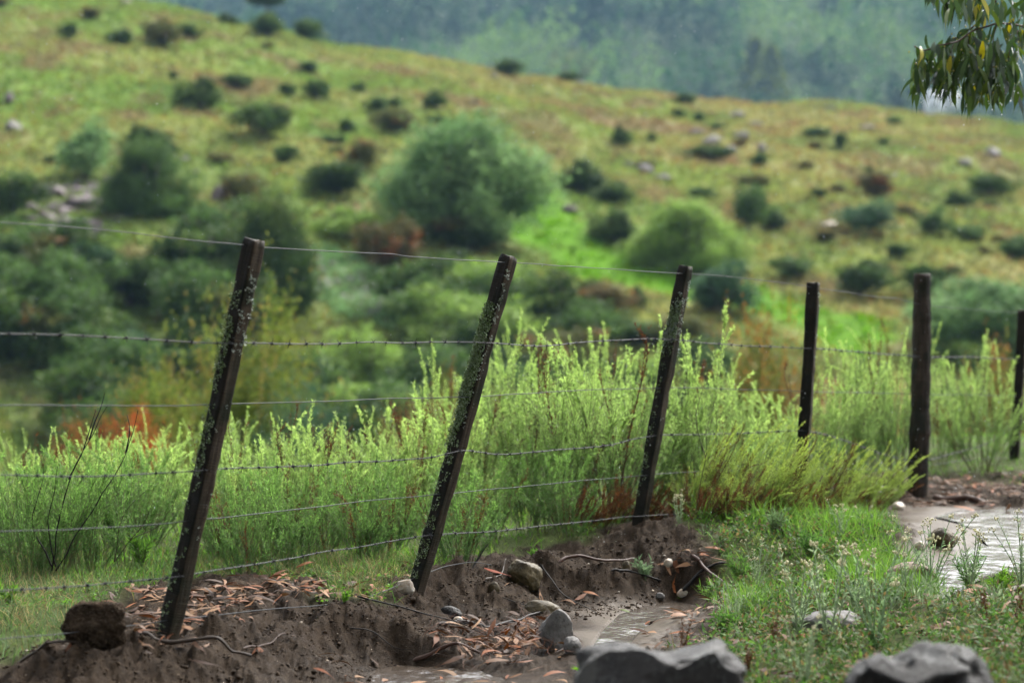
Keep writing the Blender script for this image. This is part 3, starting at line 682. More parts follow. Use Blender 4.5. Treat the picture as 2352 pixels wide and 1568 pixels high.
for i in range(3): proto('f%d' % i, seed=140+i, nst=13, spread=.30, dead=.03, twigs=10, lpt=18, leafL=.030, leafW=.0062, tips=((.20, .35, .09), (.16, .28, .075)), low=(.065, .13, .045), bare=.12, reach=1.25)
TOPX = [-600, 0, 120, 250, 370, 540, 640, 720, 800, 870, 960, 1030, 1110, 1180, 1260, 1350, 1450, 1530, 1620, 1720, 1800, 1880, 1940, 2060, 2180, 2300, 2400, 2900]
TOPY = [1010, 1015, 1020, 1000, 975, 915, 890, 915, 925, 935, 875, 840, 820, 775, 775, 740, 750, 745, 765, 850, 865, 805, 775, 745, 790, 835, 850, 880]
spanpx = [(-400, 360, 'left of the nearest leaning post'), (480, 990, 'between nearest and second leaning posts'), (1080, 1490, 'between second leaning post and mound post'), (1560, 1840, 'between mound post and slim post'), (1880, 2080, 'between slim post and round post'), (2140, 2500, 'behind the round post on the right')]
SH = []
R = random.Random(4)
def add_sh(px, D, hpx=None, key=None, wide=None, jit=None):
    x = (px-CX)/F*D; z0 = float(gz([x], [D])[0]); top = np.interp(px, TOPX, TOPY)+(R.uniform(-50, 75) if jit is None else jit)
    if hpx: top = hpx
    h = CH-(top-CY)/F*D-z0; h = max(.5 if px < 480 else .42, min(1.35, h)) if key != 'd' else h
    SH.append([px, D, x, z0, h, key, wide or R.uniform(.85, 1.15)])
for px, D in [(40,11.2),(150,11.6),(250,12.4),(330,11.5),(-60,12),(-180,11),(60,13.5),(210,14.2),(350,14),
              (520,11.2),(600,11.8),(680,12.2),(760,12.4),(830,12.2),(900,12.6),(560,13.6),(640,14.2),(740,14.6),(850,14.4),(480,15.6),(900,16),
              (970,12.4),(1020,12.9),(1090,12.6),(1150,13.1),(1210,12.7),(1290,13.0),(1350,12.4),(1400,13.0),(1450,12.5),(1120,14.6),(1190,15.2),(1270,14.8),(1340,15.2),(1420,14.7),(1030,15.6),
              (1310,11.6),(1400,11.7),(1460,12.0),
              (1550,12.4),(1610,12.0),(1680,12.6),(1750,12.9),(1560,13.9),(1650,14.4),(1720,15.2),(1810,14.4),
              (1880,13.6),(1940,14.0),(2000,14.9),(2060,14.4),(1900,16.2),(1980,16.8),(2060,17.2),
              (2160,15.6),(2210,16.2),(2260,15.4),(2310,16.6),(2180,17.8),(2290,18.4),(2390,16.6),(2470,17)]:
    add_sh(px, D)
for px, D in [(20,10.6),(95,11.0),(180,10.9),(260,11.3),(340,11.2),(-70,10.8),(500,10.9),(560,10.7),(625,11.0),(690,11.2),(755,11.1),(815,11.4),(875,11.5),(930,11.6),(985,11.9),(1060,12.0),(430,11.6),(395,12.6)]:
    add_sh(px, D, jit=R.uniform(-35, 60))
for px, D, top in [(1590,11.3,960),(1650,11.5,930),(1730,11.6,1000),(1800,11.8,1010),(1860,12.0,1000),(1930,12.4,1020),(1990,12.9,1040),(1690,11.1,1040),(1770,11.2,1050),(1560,11.9,1000)]:
    add_sh(px, D, top, 'r')
for px, D, top in [(20,10.3,1085),(90,9.9,1065),(160,10.3,1090),(230,10.6,1110),(-50,10.0,1060),(530,10.5,1130),(600,10.1,1160),(660,10.4,1120),(700,10.9,1150),(860,10.4,1180),(905,10.7,1150),(1035,10.2,1150),(1070,10.6,1180),(1250,11.2,1080),(1300,11.0,1020),(330,10.9,1140),(780,11.1,1130),(60,9.6,1130),(130,9.8,1090),(200,9.9,1120),(290,10.2,1150),(560,9.7,1180),(630,10.3,1110),(680,9.9,1190),(740,10.4,1160),(830,10.1,1200),(880,10.2,1175),(500,10.2,1150),(1060,10.0,1190),(1130,11.0,1110),(1210,11.4,1050)]:
    add_sh(px, D, top, 'f')
for px, D, top in [(1290,11.4,1090),(1340,11.2,1080),(1390,11.3,1070),(1440,11.6,1075),(1490,11.6,1090),(1560,11.2,1095),(1610,11.0,1080),(1660,11.0,1075),(1710,11.0,1080),(1760,11.1,1085),(1810,11.3,1080),(1860,11.4,1095),(1920,11.9,1090),(1980,12.3,1095)]:
    add_sh(px, D, top, 'd')
ORD = ['first', 'second', 'third', 'fourth', 'fifth', 'sixth', 'seventh', 'eighth', 'ninth', 'tenth', 'eleventh', 'twelfth', 'thirteenth', 'fourteenth', 'fifteenth', 'sixteenth', 'seventeenth', 'eighteenth', 'nineteenth', 'twentieth']
by = {}
for s in SH:
    sp = min(range(len(spanpx)), key=lambda k: 0 if spanpx[k][0] <= s[0] <= spanpx[k][1] else min(abs(s[0]-spanpx[k][0]), abs(s[0]-spanpx[k][1])))
    row = 'front' if s[5] == 'f' else 'dead' if s[5] == 'd' else ('leaning' if s[5] == 'r' else ('back' if s[1] > 13.45 and s[0] < 1860 or s[1] > 15.8 else 'middle')); by.setdefault((sp, row), []).append(s)
for (sp, row), L_ in by.items():
    L_.sort(key=lambda s: s[0])
    for j, s in enumerate(L_):
        look = {'dead': 'low rust-brown dead shrub', 'front': 'small dark needle-leaved shrub', 'leaning': 'rusty-stemmed shrub leaning right', 'back': 'blurred back-row shrub', 'middle': 'tall bright feathery shrub'}[row]
        lab = f"{look}, {ORD[j]} from left {spanpx[sp][2]}" if len(L_) > 1 else f"{look} {spanpx[sp][2]}"
        kk_ = s[5] or ('m' if s[4] < .72 else 's'); key = kk_+str(R.randrange({'s': 6, 'm': 4}.get(kk_, 3)))
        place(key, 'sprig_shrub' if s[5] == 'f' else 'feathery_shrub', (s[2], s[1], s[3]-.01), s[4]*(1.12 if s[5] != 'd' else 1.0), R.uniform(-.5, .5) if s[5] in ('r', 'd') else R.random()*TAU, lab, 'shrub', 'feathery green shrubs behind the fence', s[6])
# bare dark twiggy shrub on the left
def bare_shrub(px, D, paths, label, mat, name='dead_shrub', r0=.0035):
    x = (px-CX)/F*D; e = empty(name, (x, D, float(gz([x], [D])[0]))); tag(e, label, 'dead shrub')
    z0 = e.location.z
    for pl in paths:
        K = np.array([pt(a, b, D+dy) for a, b, dy in pl]); P, q = smooth_path(K, .02)
        P = P+np.column_stack([.004*vn(q*14, q*0+pl[0][0], 3), .004*vn(q*14, q*0+pl[0][0], 5), 0*q])
        mb = MB(); f = np.linspace(1, .3, len(P)); mb.add(*tubes((P-np.array(e.location))[None], (r0*f)[None], (1, 1, 1), 4)); mb.build('stem', mat, e, True)
    return e
bare_shrub(130, 9.6, [[(120,1310,0),(135,1200,0),(160,1100,.02),(205,1010,.04),(250,925,.05)], [(160,1100,.02),(190,1040,0),(205,985,0),(222,930,0)], [(205,1010,.04),(222,960,.06),(240,900,.08)], [(125,1300,0),(110,1200,-.03),(128,1120,-.04),(132,1060,-.04)],
   [(130,1310,0),(175,1230,.04),(225,1150,.06),(290,1040,.08),(318,935,.1)], [(290,1040,.08),(300,990,.08),(290,950,.1)], [(120,1300,0),(75,1200,0),(95,1110,0),(105,1060,0)]], 'bare black branching stems standing up left of the nearest post', M['dark_twig'])
bare_shrub(265, 9.9, [[(262,1290,0),(300,1240,0),(360,1210,0),(390,1170,.02),(412,1120,.03)], [(300,1240,0),(330,1200,0),(352,1150,0)], [(262,1290,0),(285,1180,0),(340,1120,.05)]], 'thin brown bare stem curving right just left of the nearest post', M['twig'], r0=.0025)
bare_shrub(1640, 10.9, [[(1600,1170,0),(1620,1050,0),(1625,980,0),(1650,900,.05)], [(1620,1050,0),(1600,960,0),(1635,820,.05)]], 'thin dry brown stems rising between the mound post and the slim post', M['twig'], r0=.002)

# ------------------------------------------------------------------ grass & ground cover (stuff)
def scatter(n, x0, x1, y0, y1, maskf):
    x = RNG.uniform(x0, x1, n); y = RNG.uniform(y0, y1, n); ok = np.abs(x/y) < .27; x = x[ok]; y = y[ok]
    p = maskf(x, y); k = RNG.random(len(x)) < p; return x[k], y[k]
def gmask(x, y): return masks(x, y)[0]
def patch(x, y, s, seed, a=-.2, b=.3): return sstep(a, b, fbm(x*s, y*s*.6, 3, seed))
def blade_set(name, x, y, h, w, cols, label, cat, lean=.5, per=1, spread=.01, droop=.5, seg=3):
    x = np.repeat(x, per)+RNG.normal(size=len(x)*per)*spread; y = np.repeat(y, per)+RNG.normal(size=len(y)*per)*spread
    z = gz(x, y)-.004; n = len(x); D = norm(np.column_stack([RNG.normal(size=n)*lean, RNG.normal(size=n)*lean, np.ones(n)]))
    C = np.array(cols)[RNG.integers(len(cols), size=n)]*RNG.uniform(.7, 1.3, (n, 1))
    mb = MB(); mb.add(*blades(np.column_stack([x, y, z]), D, RNG.uniform(.45, 1.15, n)*h, w*RNG.uniform(.6, 1.2, n), C, RNG.uniform(.2, 1.4, n)*droop, seg))
    o = mb.build(name, M['grass']); tag(o, label, cat, None, 'stuff'); return o
gc = [(.065, .13, .035), (.095, .165, .045), (.045, .09, .025), (.14, .16, .06), (.13, .11, .05)]; gy = [(.28, .24, .12), (.20, .2, .09), (.09, .16, .05), (.11, .17, .08), (.16, .12, .06)]
# left lawn
x, y = scatter(26000, -2.6, -.75, 7.2, 10.6, lambda a, b: gmask(a, b)*(.25+.75*patch(a, b, 2.5, 61)))
blade_set('left_grass', x, y, .075, .0035, gc+gy[2:4], 'short fresh grass on the bank left of the nearest post', 'grass', .45, 1, .01, .6)
x, y = scatter(20000, -2.4, -.4, 8.2, 10.6, lambda a, b: gmask(a, b)*patch(a, b, 2.0, 63, -.1, .3))
blade_set('dry_grass', x, y, .085, .0026, gy, 'wiry greyish brown grass on the left bank', 'grass', .7, 1, .012, .9)
# turf behind the fence
x, y = scatter(90000, -4.5, 4.5, 9.6, 22, lambda a, b: gmask(a, b)*np.clip(1.5-b/18, .25, 1))
blade_set('turf', x, y, .06, .005, [(.14, .28, .05), (.18, .34, .06), (.10, .21, .04), (.21, .28, .08)], 'bright green turf growing under and behind the shrubs', 'grass', .5, 1, .01, .6)
x, y = scatter(420, -1.9, -.1, 11, 14.5, lambda a, b: gmask(a, b)*patch(a, b, 1.2, 64, .0, .3))
blade_set('tussock_grass', x, y, .34, .0028, [(.20, .30, .08), (.28, .30, .13), (.14, .23, .06)], 'long wispy tussock grass among the shrubs', 'grass', .5, 46, .03, 1.1, 5)
# front centre patch and sparse blades
x, y = scatter(3000, -.7, .05, 8.5, 10.2, lambda a, b: gmask(a, b)*.9)
blade_set('post_grass', x, y, .085, .0034, gc, 'thin grass patch beside the foot of the second leaning post', 'grass', .45, 1, .01, .5)
# right weeds
def rmask(a, b): return gmask(a, b)*(a > .25)
x, y = scatter(28000, .25, 3.2, 6.2, 12.5, lambda a, b: rmask(a, b)*np.maximum(.03+.97*patch(a, b, 2.3, 65, -.05, .3), .75*sstep(8.9, 7.8, b)))
blade_set('weedy_grass', x, y, .075, .0034, gc+[(.2, .28, .07)], 'weedy green grass on the right side of the track', 'grass', .6, 1, .012, .7)
x, y = scatter(1500, .3, 2.2, 8.6, 11.6, lambda a, b: rmask(a, b)*patch(a, b, 1.3, 66, .0, .2))
blade_set('grass_tufts', x, y, .16, .0032, [(.12, .24, .04), (.10, .2, .04), (.17, .28, .06)], 'upright grass tufts below the leaning shrubs', 'grass', .4, 9, .015, .7, 4)
# broad-leaved ground cover
def cover(name, n, x0, x1, y0, y1, mf, size, cols, label, k=7, up=.35, hgt=.02, wr=.42):
    x, y = scatter(n, x0, x1, y0, y1, mf); z = gz(x, y); m = len(x)
    P = np.repeat(np.column_stack([x, y, z]), k, 0)+RNG.normal(size=(m*k, 3))*np.array([.012, .012, 0]); P[:, 2] += RNG.random(m*k)*hgt
    D = norm(np.column_stack([RNG.normal(size=(m*k, 2)), np.abs(RNG.normal(size=m*k))*up+.1]))
    C = np.array(cols)[RNG.integers(len(cols), size=m*k)]*RNG.uniform(.7, 1.3, (m*k, 1)); L = RNG.uniform(.5, 1.2, m*k)*size
    mb = MB(); mb.add(*leaves(P, D, L, L*wr, C, norm(rvec(m*k)*.5+np.array([0, 0, 1])))); o = mb.build(name, M['grass']); tag(o, label, 'ground cover', None, 'stuff'); return o
cover('leafy_weeds', 8500, .25, 3.0, 6.2, 11.8, lambda a, b: rmask(a, b)*np.maximum(patch(a, b, 1.9, 67, -.3, .2), .8*sstep(8.8, 7.8, b)), .026, [(.06, .125, .03), (.09, .165, .04), (.045, .09, .025), (.13, .10, .045)], 'low leafy weeds carpeting the right foreground', 9, .8, .055)
cover('grey_weeds', 3000, .4, 2.4, 8.4, 11.8, lambda a, b: rmask(a, b)*patch(a, b, 1.6, 68, -.05, .3), .034, [(.15, .21, .11), (.11, .18, .07), (.20, .25, .15)], 'narrow-leaved greyish weeds below the leaning shrubs', 12, 1.6, .07, .16)
cover('clover', 900, -1.8, -.2, 8.6, 10.8, lambda a, b: gmask(a, b), .018, [(.12, .24, .04), (.09, .19, .03)], 'small clover leaves in the left grass', 6, .4, .02, .8)

# ------------------------------------------------------------------ leaf litter (stuff)
def litter(name, x, y, label, zoff=0, L=(.05, .13), W=(.009, .024), cols=None, lift=.012, droop=.35, tilt=.18):
    n = len(x); z = gz(x, y)+.004+zoff+RNG.random(n)*lift
    a = RNG.random(n)*TAU; D = norm(np.column_stack([np.cos(a), np.sin(a), RNG.normal(size=n)*tilt+.12])); Nn = norm(np.array([0, 0, 1.])+rvec(n)*.45)
    side = norm(np.cross(D, Nn)); cols = np.array(cols if cols is not None else [(.30, .20, .13), (.42, .32, .23), (.22, .11, .06), (.34, .15, .06), (.13, .08, .055), (.38, .28, .22), (.26, .19, .15), (.08, .055, .045)])
    C = cols[RNG.integers(len(cols), size=n)]*RNG.uniform(.7, 1.25, (n, 1))
    mb = MB(); V, Q, Cc = blades(np.column_stack([x, y, z]), D, RNG.uniform(*L, n), RNG.uniform(*W, n), C, droop, 5, flat=side, taper0=.25)
    # sickle curve sideways and keep tips above the earth
    V = V.reshape(n, -1, 3); f = np.repeat(np.linspace(0, 1, 6), 2)[None, :, None]; V = V+side[:, None]*(np.sin(f*3.1)*RNG.normal(size=(n, 1, 1))*.012)
    V = V.reshape(-1, 3); V[:, 2] = np.maximum(V[:, 2], gz(V[:, 0], V[:, 1])+.003)
    mb.add(V, Q, Cc); o = mb.build(name, M['litter']); tag(o, label, 'leaf litter', None, 'stuff'); return o
def inpoly(pl, z=.0): 
    P_ = w2l(pl, z); return P_, lambda a, b: sstep(.06, -.12, sdist(a+.08*vn(a*5, b*5, 71), b+.15*vn(a*4, b*4, 72), P_))
def litpoly(name, pl, n, label, z=0., **k):
    P_, f = inpoly(pl, z); lo = P_.min(0)-.1; hi = P_.max(0)+.1; x = RNG.uniform(lo[0], hi[0], n); y = RNG.uniform(lo[1], hi[1], n); kk = RNG.random(n) < f(x, y); litter(name, x[kk], y[kk], label, **k)
litpoly('leaf_litter', [(235,1368),(330,1352),(560,1345),(800,1335),(860,1360),(800,1385),(620,1400),(480,1425),(420,1480),(330,1500),(280,1440)], 1500, 'pale and rusty gum leaves around the foot of the nearest post')
litpoly('bank_litter', [(600,1330),(760,1290),(1000,1300),(940,1345),(800,1400),(640,1370)], 170, 'scattered brown leaves along the grass edge near second post')
pile = [(950,1500),(1010,1455),(1080,1425),(1180,1420),(1240,1450),(1265,1500),(1240,1545),(1120,1565),(1000,1555)]
litpoly('leaf_heap', pile, 620, 'heap of washed-up brown leaves beside the grey stone', z=-.14, lift=.05, tilt=.4)
litpoly('pine_needles', pile, 1500, 'tangle of reddish brown needles and fine twigs in the heap', z=-.14, lift=.06, tilt=.45, L=(.06, .15), W=(.0018, .0035), cols=[(.13, .06, .035), (.20, .10, .055), (.07, .035, .025)], droop=.2)
litpoly('pool_litter', [(780,1530),(900,1520),(1100,1550),(1300,1520),(1330,1590),(1000,1640),(760,1620)], 170, 'wet leaves stranded at the bottom pool', z=-.18)
litpoly('stream_litter', [(1480,1420),(1620,1380),(1720,1400),(1760,1440),(1700,1500),(1560,1510),(1470,1480)], 210, 'pale and orange leaves gathered right of the muddy rivulet', z=-.1)
litpoly('twig_litter', [(1540,1315),(1640,1290),(1720,1300),(1700,1350),(1600,1365),(1520,1340)], 130, 'brown leaves and needles at the head of the rivulet', z=-.03)
litpoly('twig_needles', [(1540,1315),(1640,1290),(1700,1300),(1690,1350),(1600,1365),(1520,1340)], 330, 'fine red needles matted at the head of the rivulet', z=-.03, L=(.05, .12), W=(.0016, .003), cols=[(.17, .08, .045), (.10, .05, .03)], droop=.2)
litpoly('weed_litter', [(1620,1320),(2352,1370),(2600,1400),(2500,1600),(1640,1600),(1600,1500)], 1500, 'brown leaves lying among the weeds in the right foreground', z=-.03)
litpoly('track_litter', [(2060,1165),(2120,1100),(2352,1090),(2600,1110),(2600,1160),(2300,1175),(2120,1180)], 520, 'bark strips and leaves piled across the far end of the track', z=.08, L=(.06, .2), W=(.01, .024), lift=.03)
litpoly('soil_litter', [(400,1480),(900,1400),(1200,1330),(1500,1280),(1560,1340),(1250,1400),(900,1540),(400,1560)], 90, 'odd leaves dropped on the bare muddy bank', z=-.06)
# crumbs of earth and gravel
def crumbs(name, pl, n, z, size, mat, label):
    P_, f = inpoly(pl, z); lo = P_.min(0)-.1; hi = P_.max(0)+.1; x = RNG.uniform(lo[0], hi[0], n); y = RNG.uniform(lo[1], hi[1], n); kk = RNG.random(n) < f(x, y); x = x[kk]; y = y[kk]; n = len(x)
    V0, T0 = ICO[1]; s = size*RNG.lognormal(0, .5, n); zz = gz(x, y); c = np.column_stack([x, y, zz+s*.3])
    V = c[:, None]+V0[None]*s[:, None, None]*RNG.uniform(.5, 1.3, (n, 1, 3))*RNG.uniform(.5, 1.3, (n, len(V0), 1))*np.array([1.1, 1.1, .7]); T = (np.arange(n)[:, None, None]*len(V0)+T0[None]).reshape(-1, 3)
    mb = MB(); mb.add(V.reshape(-1, 3), T, (1, 1, 1)); o = mb.build(name, mat); tag(o, label, 'gravel', None, 'stuff')
crumbs('earth_crumbs', [(-100,1480),(480,1420),(850,1380),(1000,1330),(1330,1250),(1620,1190),(1640,1290),(1500,1400),(1300,1450),(900,1560),(-100,1600)], 34000, -.03, .0034, M['crumb'], 'crumbs of dark soil along the eroded bank')
crumbs('pale_gravel', [(-100,1480),(480,1420),(850,1380),(1330,1250),(1640,1290),(1500,1400),(1330,1500),(900,1560),(-100,1600)], 700, -.05, .0028, M['rock_white'], 'tiny pale pebbles in the mud')
crumbs('track_gravel', [(2060,1165),(2120,1100),(2352,1090),(2600,1110),(2600,1180),(2352,1200),(2200,1170)], 900, .06, .008, M['rock_pink'], 'coarse gravel at the far end of the track')
# ------------------------------------------------------------------ stones, sticks and other single things near the fence
def rock(name, px, py, Y_, w, d, h, seed, mat, label, cat='stone', cuts=5, rough=.10, sink=.25, sub=5, rz=0, sharp=.75, tilt=0, boxy=1.):
    """px,py = middle of the foot in the photo, w/d/h in metres"""
    V0, T0 = ICO[sub]; V = np.sign(V0)*np.abs(V0)**boxy; R = random.Random(seed)
    for _ in range(cuts):
        n = np.array([R.gauss(0, 1), R.gauss(0, 1), R.gauss(0, .8)]); n = n/np.linalg.norm(n); c = R.uniform(.55, .85)
        e = V@n-c; V = V-np.maximum(e, 0)[:, None]*n*sharp
    V = V*(1+rough*(vn3(V*1.6+seed, seed)+.5*vn3(V*4+seed, seed+1)+.3*vn3(V*11+seed, seed+2)+.3*vn3(V*26, seed+3)))[:, None]
    V[:, 2] += tilt*V[:, 0]
    V = V*np.array([w/2, d/2, h/2/(1-sink)]); c, s = math.cos(rz), math.sin(rz); V = np.column_stack([V[:, 0]*c-V[:, 1]*s, V[:, 0]*s+V[:, 1]*c, V[:, 2]])
    x = (px-CX)/F*Y_; z = float(gz([x], [Y_])[0]) if Y_ < 26 else CH-(py-CY)/F*Y_
    V[:, 2] += h/2/(1-sink)*(1-2*sink)
    o = build(name, V, [T0], mat, None, np.array([1, 1, 1.]), sub >= 5); o.location = (x, Y_, z); tag(o, label, cat); return o
def gY(px, py):      # where the ray meets the near ground
    ys = np.arange(5.2, 20, .02); z = gz((px-CX)/F*ys, ys, False); yi = CY-(z-CH)/ys*F; k = np.argmax(np.minimum.accumulate(yi) <= py); return float(ys[k])
def sz(p, Y_): return p*Y_/F
o = rock('earth_clod', 222, 1508, 7.42, .19, .17, .118, 3, M['clod'], 'big round clod of dark earth at lower left, beside the nearest post', 'earth clod', 4, .15, .22, 6, boxy=.78, tilt=.05)
rock('white_stone', 933, 1358, gY(933, 1358), .085, .06, .055, 5, M['rock_white'], 'white and rusty quartz stone against the foot of the second post', 'stone', 6, .08, .2)
rock('white_stone', 1052, 1425, gY(1052, 1425), .038, .03, .026, 6, M['rock_white'], 'small cream pebble on the brown bank above the leaf heap', 'stone', 3, .06, .2, 4)
rock('brown_stone', 1205, 1365, gY(1205, 1345), .15, .14, .10, 8, M['rock_brown'], 'yellow-brown streaked stone embedded in the eroded bank', 'stone', 4, .10, .38)
rock('brown_stone', 1135, 1340, gY(1135, 1345), .05, .04, .04, 81, M['rock_brown'], 'small brown stone just left of the streaked stone in the bank', 'stone', 4, .1, .3, 4)
rock('grey_stone', 1275, 1500, 8.55, .125, .10, .145, 9, M['rock_grey'], 'upright pointed grey stone right of the leaf heap', 'stone', 6, .09, .12, tilt=-.15)
rock('grey_stone', 1315, 1520, 8.42, .06, .06, .06, 91, M['rock_grey'], 'small grey stone stuck to the right of the pointed one', 'stone', 5, .09, .2, 4)
rock('grey_stone', 1030, 1400, gY(1030, 1400), .10, .07, .04, 11, M['rock_fore'], 'flat dark stone half buried in the muddy bank', 'stone', 4, .1, .35)
rock('grey_stone', 1240, 1410, gY(1235, 1405)+.03, .17, .1, .055, 12, M['rock_brown'], 'broad flat greenish stone sunk in mud above the grey stone', 'stone', 3, .07, .45)
rock('grey_stone', 1515, 1372, gY(1515, 1372), .045, .035, .025, 13, M['rock_grey'], 'little dark stone at the edge of the rivulet', 'stone', 4, .1, .3, 4)
rock('white_stone', 1568, 1362, gY(1568, 1362), .05, .035, .03, 14, M['rock_white'], 'cream pebble beside the green leaves at the rivulet', 'stone', 4, .1, .25, 4)
rock('grey_stone', 1440, 1285, gY(1450, 1300), .045, .04, .05, 15, M['rock_brown'], 'knobbly stone in the crumbling soil face of the mound', 'stone', 4, .1, .3, 4)
rock('white_stone', 1535, 1300, gY(1535, 1300), .04, .03, .03, 16, M['rock_white'], 'pale stone under the green rosette plant', 'stone', 4, .1, .3, 4)
rock('flat_stone', 820, 1562, 7.0, .17, .12, .07, 17, M['rock_brown'], 'layered brown stone at the bottom edge below the muddy bank', 'stone', 5, .1, .3)
rock('pink_stone', 2090, 1345, gY(2090, 1352), .21, .15, .10, 18, M['rock_pink'], 'rounded pinkish granite stone behind the flowering weeds', 'stone', 3, .06, .25)
rock('dark_stone', 2165, 1250, gY(2165, 1255), .13, .10, .08, 19, M['rock_brown'], 'dark stone at the sandy edge left of the bright puddle', 'stone', 5, .1, .25)
rock('white_stone', 2115, 1248, gY(2115, 1262), .05, .04, .035, 20, M['rock_white'], 'white stone next to the dark stone by the puddle', 'stone', 5, .1, .25, 4)
rock('flat_stone', 1900, 1432, gY(1900, 1440), .24, .17, .07, 21, M['rock_grey'], 'flat grey slab with a shadowed front edge among the weeds', 'stone', 5, .07, .3)
rock('grey_stone', 2060, 1520, gY(2060, 1520), .1, .07, .04, 22, M['rock_grey'], 'half-hidden grey stone low in the right foreground weeds', 'stone', 4, .1, .35, 4)
for i, (px, py, w) in enumerate([(1990, 1185, .12), (2040, 1150, .16), (2065, 1172, .08)]):
    rock('pale_stone', px, py, gY(px, py), w, w*.8, w*.6, 30+i, M['rock_white'], ['white stone glimpsed under the tips of the leaning shrubs', 'largest pale stone under the shrubs beside the round post', 'small pale stone at the corner of the sandy track'][i], 'stone', 5, .1, .2, 4)
# foreground rocks, out of focus
def bigrock(name, out, Y_, depth, seed, mat, label):
    """silhouette (photo px) swept into a boulder with its own depth"""
    pl = np.array([[(a-CX)/F*Y_, CH-(b-CY)/F*Y_] for a, b in out]); c = pl.mean(0)
    n = 160; m = 60; seg = np.linalg.norm(np.diff(np.vstack([pl, pl[:1]]), axis=0), axis=1); s = np.concatenate([[0], np.cumsum(seg)]); q = np.linspace(0, s[-1], n, endpoint=False)
    P2 = np.vstack([pl, pl[:1]]); O = np.column_stack([np.interp(q, s, P2[:, 0]), np.interp(q, s, P2[:, 1])])
    V = []
    for k in range(m+1):
        v = -1+2*k/m; r = (1-abs(v)**3.2)**(1/2.6) if abs(v) < 1 else 0.001
        p = c+(O-c)*r; V.append(np.column_stack([p[:, 0], np.full(n, v*depth/2)+.12*depth*(p[:, 0]-c[0]), p[:, 1]]))
    V = np.concatenate(V); N_ = vn3(V*9+seed, seed)*.03+vn3(V*24+seed, seed+1)*.016+vn3(V*60, seed+2)*.006-np.abs(vn3(V*np.array([6, 6, 16])+seed, seed+5))*.05+np.round(vn3(V*7+seed*2, seed+6)*2.2)/2.2*.022
    ctr = np.array([c[0], 0, c[1]]); V = V+norm(V-ctr)*N_[:, None]*.8; Rc = random.Random(seed); ext = np.array([np.ptp(V[:, 0])/2, depth/2, np.ptp(V[:, 2])/2]); U = (V-ctr)/ext
    for _ in range(16):
        nn = np.array([Rc.gauss(0, 1), -abs(Rc.gauss(0, .9)), Rc.gauss(.2, .8)]); nn = nn/np.linalg.norm(nn); U = U-np.maximum(U@nn-Rc.uniform(.72, .96), 0)[:, None]*nn
    V = U*ext+ctr
    a = np.arange(n); Q = np.concatenate([np.stack([k*n+a, k*n+(a+1) % n, (k+1)*n+(a+1) % n, (k+1)*n+a], 1) for k in range(m)])
    base = np.array([c[0], 0, pl[:, 1].min()]); V = V-base
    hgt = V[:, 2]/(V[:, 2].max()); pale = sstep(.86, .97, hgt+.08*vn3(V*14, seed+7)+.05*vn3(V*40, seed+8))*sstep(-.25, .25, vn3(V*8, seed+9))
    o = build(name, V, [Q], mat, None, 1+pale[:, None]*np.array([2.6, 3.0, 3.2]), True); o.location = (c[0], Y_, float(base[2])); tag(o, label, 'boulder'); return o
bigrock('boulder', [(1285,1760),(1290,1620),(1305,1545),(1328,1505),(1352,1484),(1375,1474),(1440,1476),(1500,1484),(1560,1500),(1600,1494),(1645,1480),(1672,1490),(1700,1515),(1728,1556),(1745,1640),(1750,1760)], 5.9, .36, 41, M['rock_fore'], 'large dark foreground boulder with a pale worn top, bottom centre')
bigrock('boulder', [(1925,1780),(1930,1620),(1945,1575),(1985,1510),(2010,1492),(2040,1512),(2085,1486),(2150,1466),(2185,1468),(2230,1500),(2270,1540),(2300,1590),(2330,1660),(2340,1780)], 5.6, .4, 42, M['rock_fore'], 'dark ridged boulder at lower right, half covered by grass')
# sticks
def stick(name, pl, r0, r1, mat, label, Ys=None, lift=.006, cat='stick', wob=.004):
    K = []
    if Ys is None:
        yy = [gY(p[0], min(p[1]+(p[2] if len(p) > 2 else 0), 1567)) for p in pl]; c_ = np.polyfit(range(len(pl)), yy, 1); Ys = np.polyval(c_, range(len(pl)))
    for i, p in enumerate(pl):
        y_ = float(Ys[i])
        x = (p[0]-CX)/F*y_; z = CH-(p[1]-CY)/F*y_
        g0 = float(gz([x], [y_])[0]); z = max(z, g0+lift) if (len(p) > 2 and p[2]) else min(max(z, g0+lift*.5), g0+lift+(.10 if cat == 'stick' and wob < .004 else .02))
        K.append([x, y_, z])
    P, q = smooth_path(K, .012); g = gz(P[:, 0], P[:, 1]); P[:, 2] = np.maximum(P[:, 2], g+r1*.3)
    P[:, 0] += wob*vn(q*16, q*0+pl[0][0], 3); P[:, 2] += wob*vn(q*16, q*0+pl[0][0], 5); L_ = len(P)
    mb = MB(); R_ = np.linspace(r0, r1, L_)*(1+.12*vn(q*50, q*0, 7)); R_[0] *= .5
    mb.add(*tubes((P-P[0])[None], R_[None], (1, 1, 1), 7)); o = mb.build(name, mat, None, True); o.location = P[0]; tag(o, label, cat); return o
stick('fallen_stick', [(322,1497),(360,1484),(400,1474),(450,1467),(500,1465),(535,1462),(556,1446),(580,1428)], .009, .004, M['twig'], 'long grey-brown root lying below the nearest post', Ys=[7.62]*8, wob=.002)
stick('fallen_stick', [(300,1472),(345,1482),(385,1486)], .006, .005, M['pale_twig'], 'short pale stick behind the earth clod, under the post', Ys=[7.9, 7.85, 7.8], wob=.001)
stick('root', [(1285,1292),(1300,1280),(1330,1276),(1370,1284),(1420,1286),(1460,1280)], .008, .003, M['bark'], 'curved reddish root poking out of the mound face', Ys=[10.05,10.08,10.1,10.15,10.25,10.35], wob=.002)
stick('twig', [(1080,1308),(1092,1290,20),(1110,1265,46),(1128,1242,70)], .0055, .002, M['dark_twig'], 'dark bent twig sticking up from the bank edge')
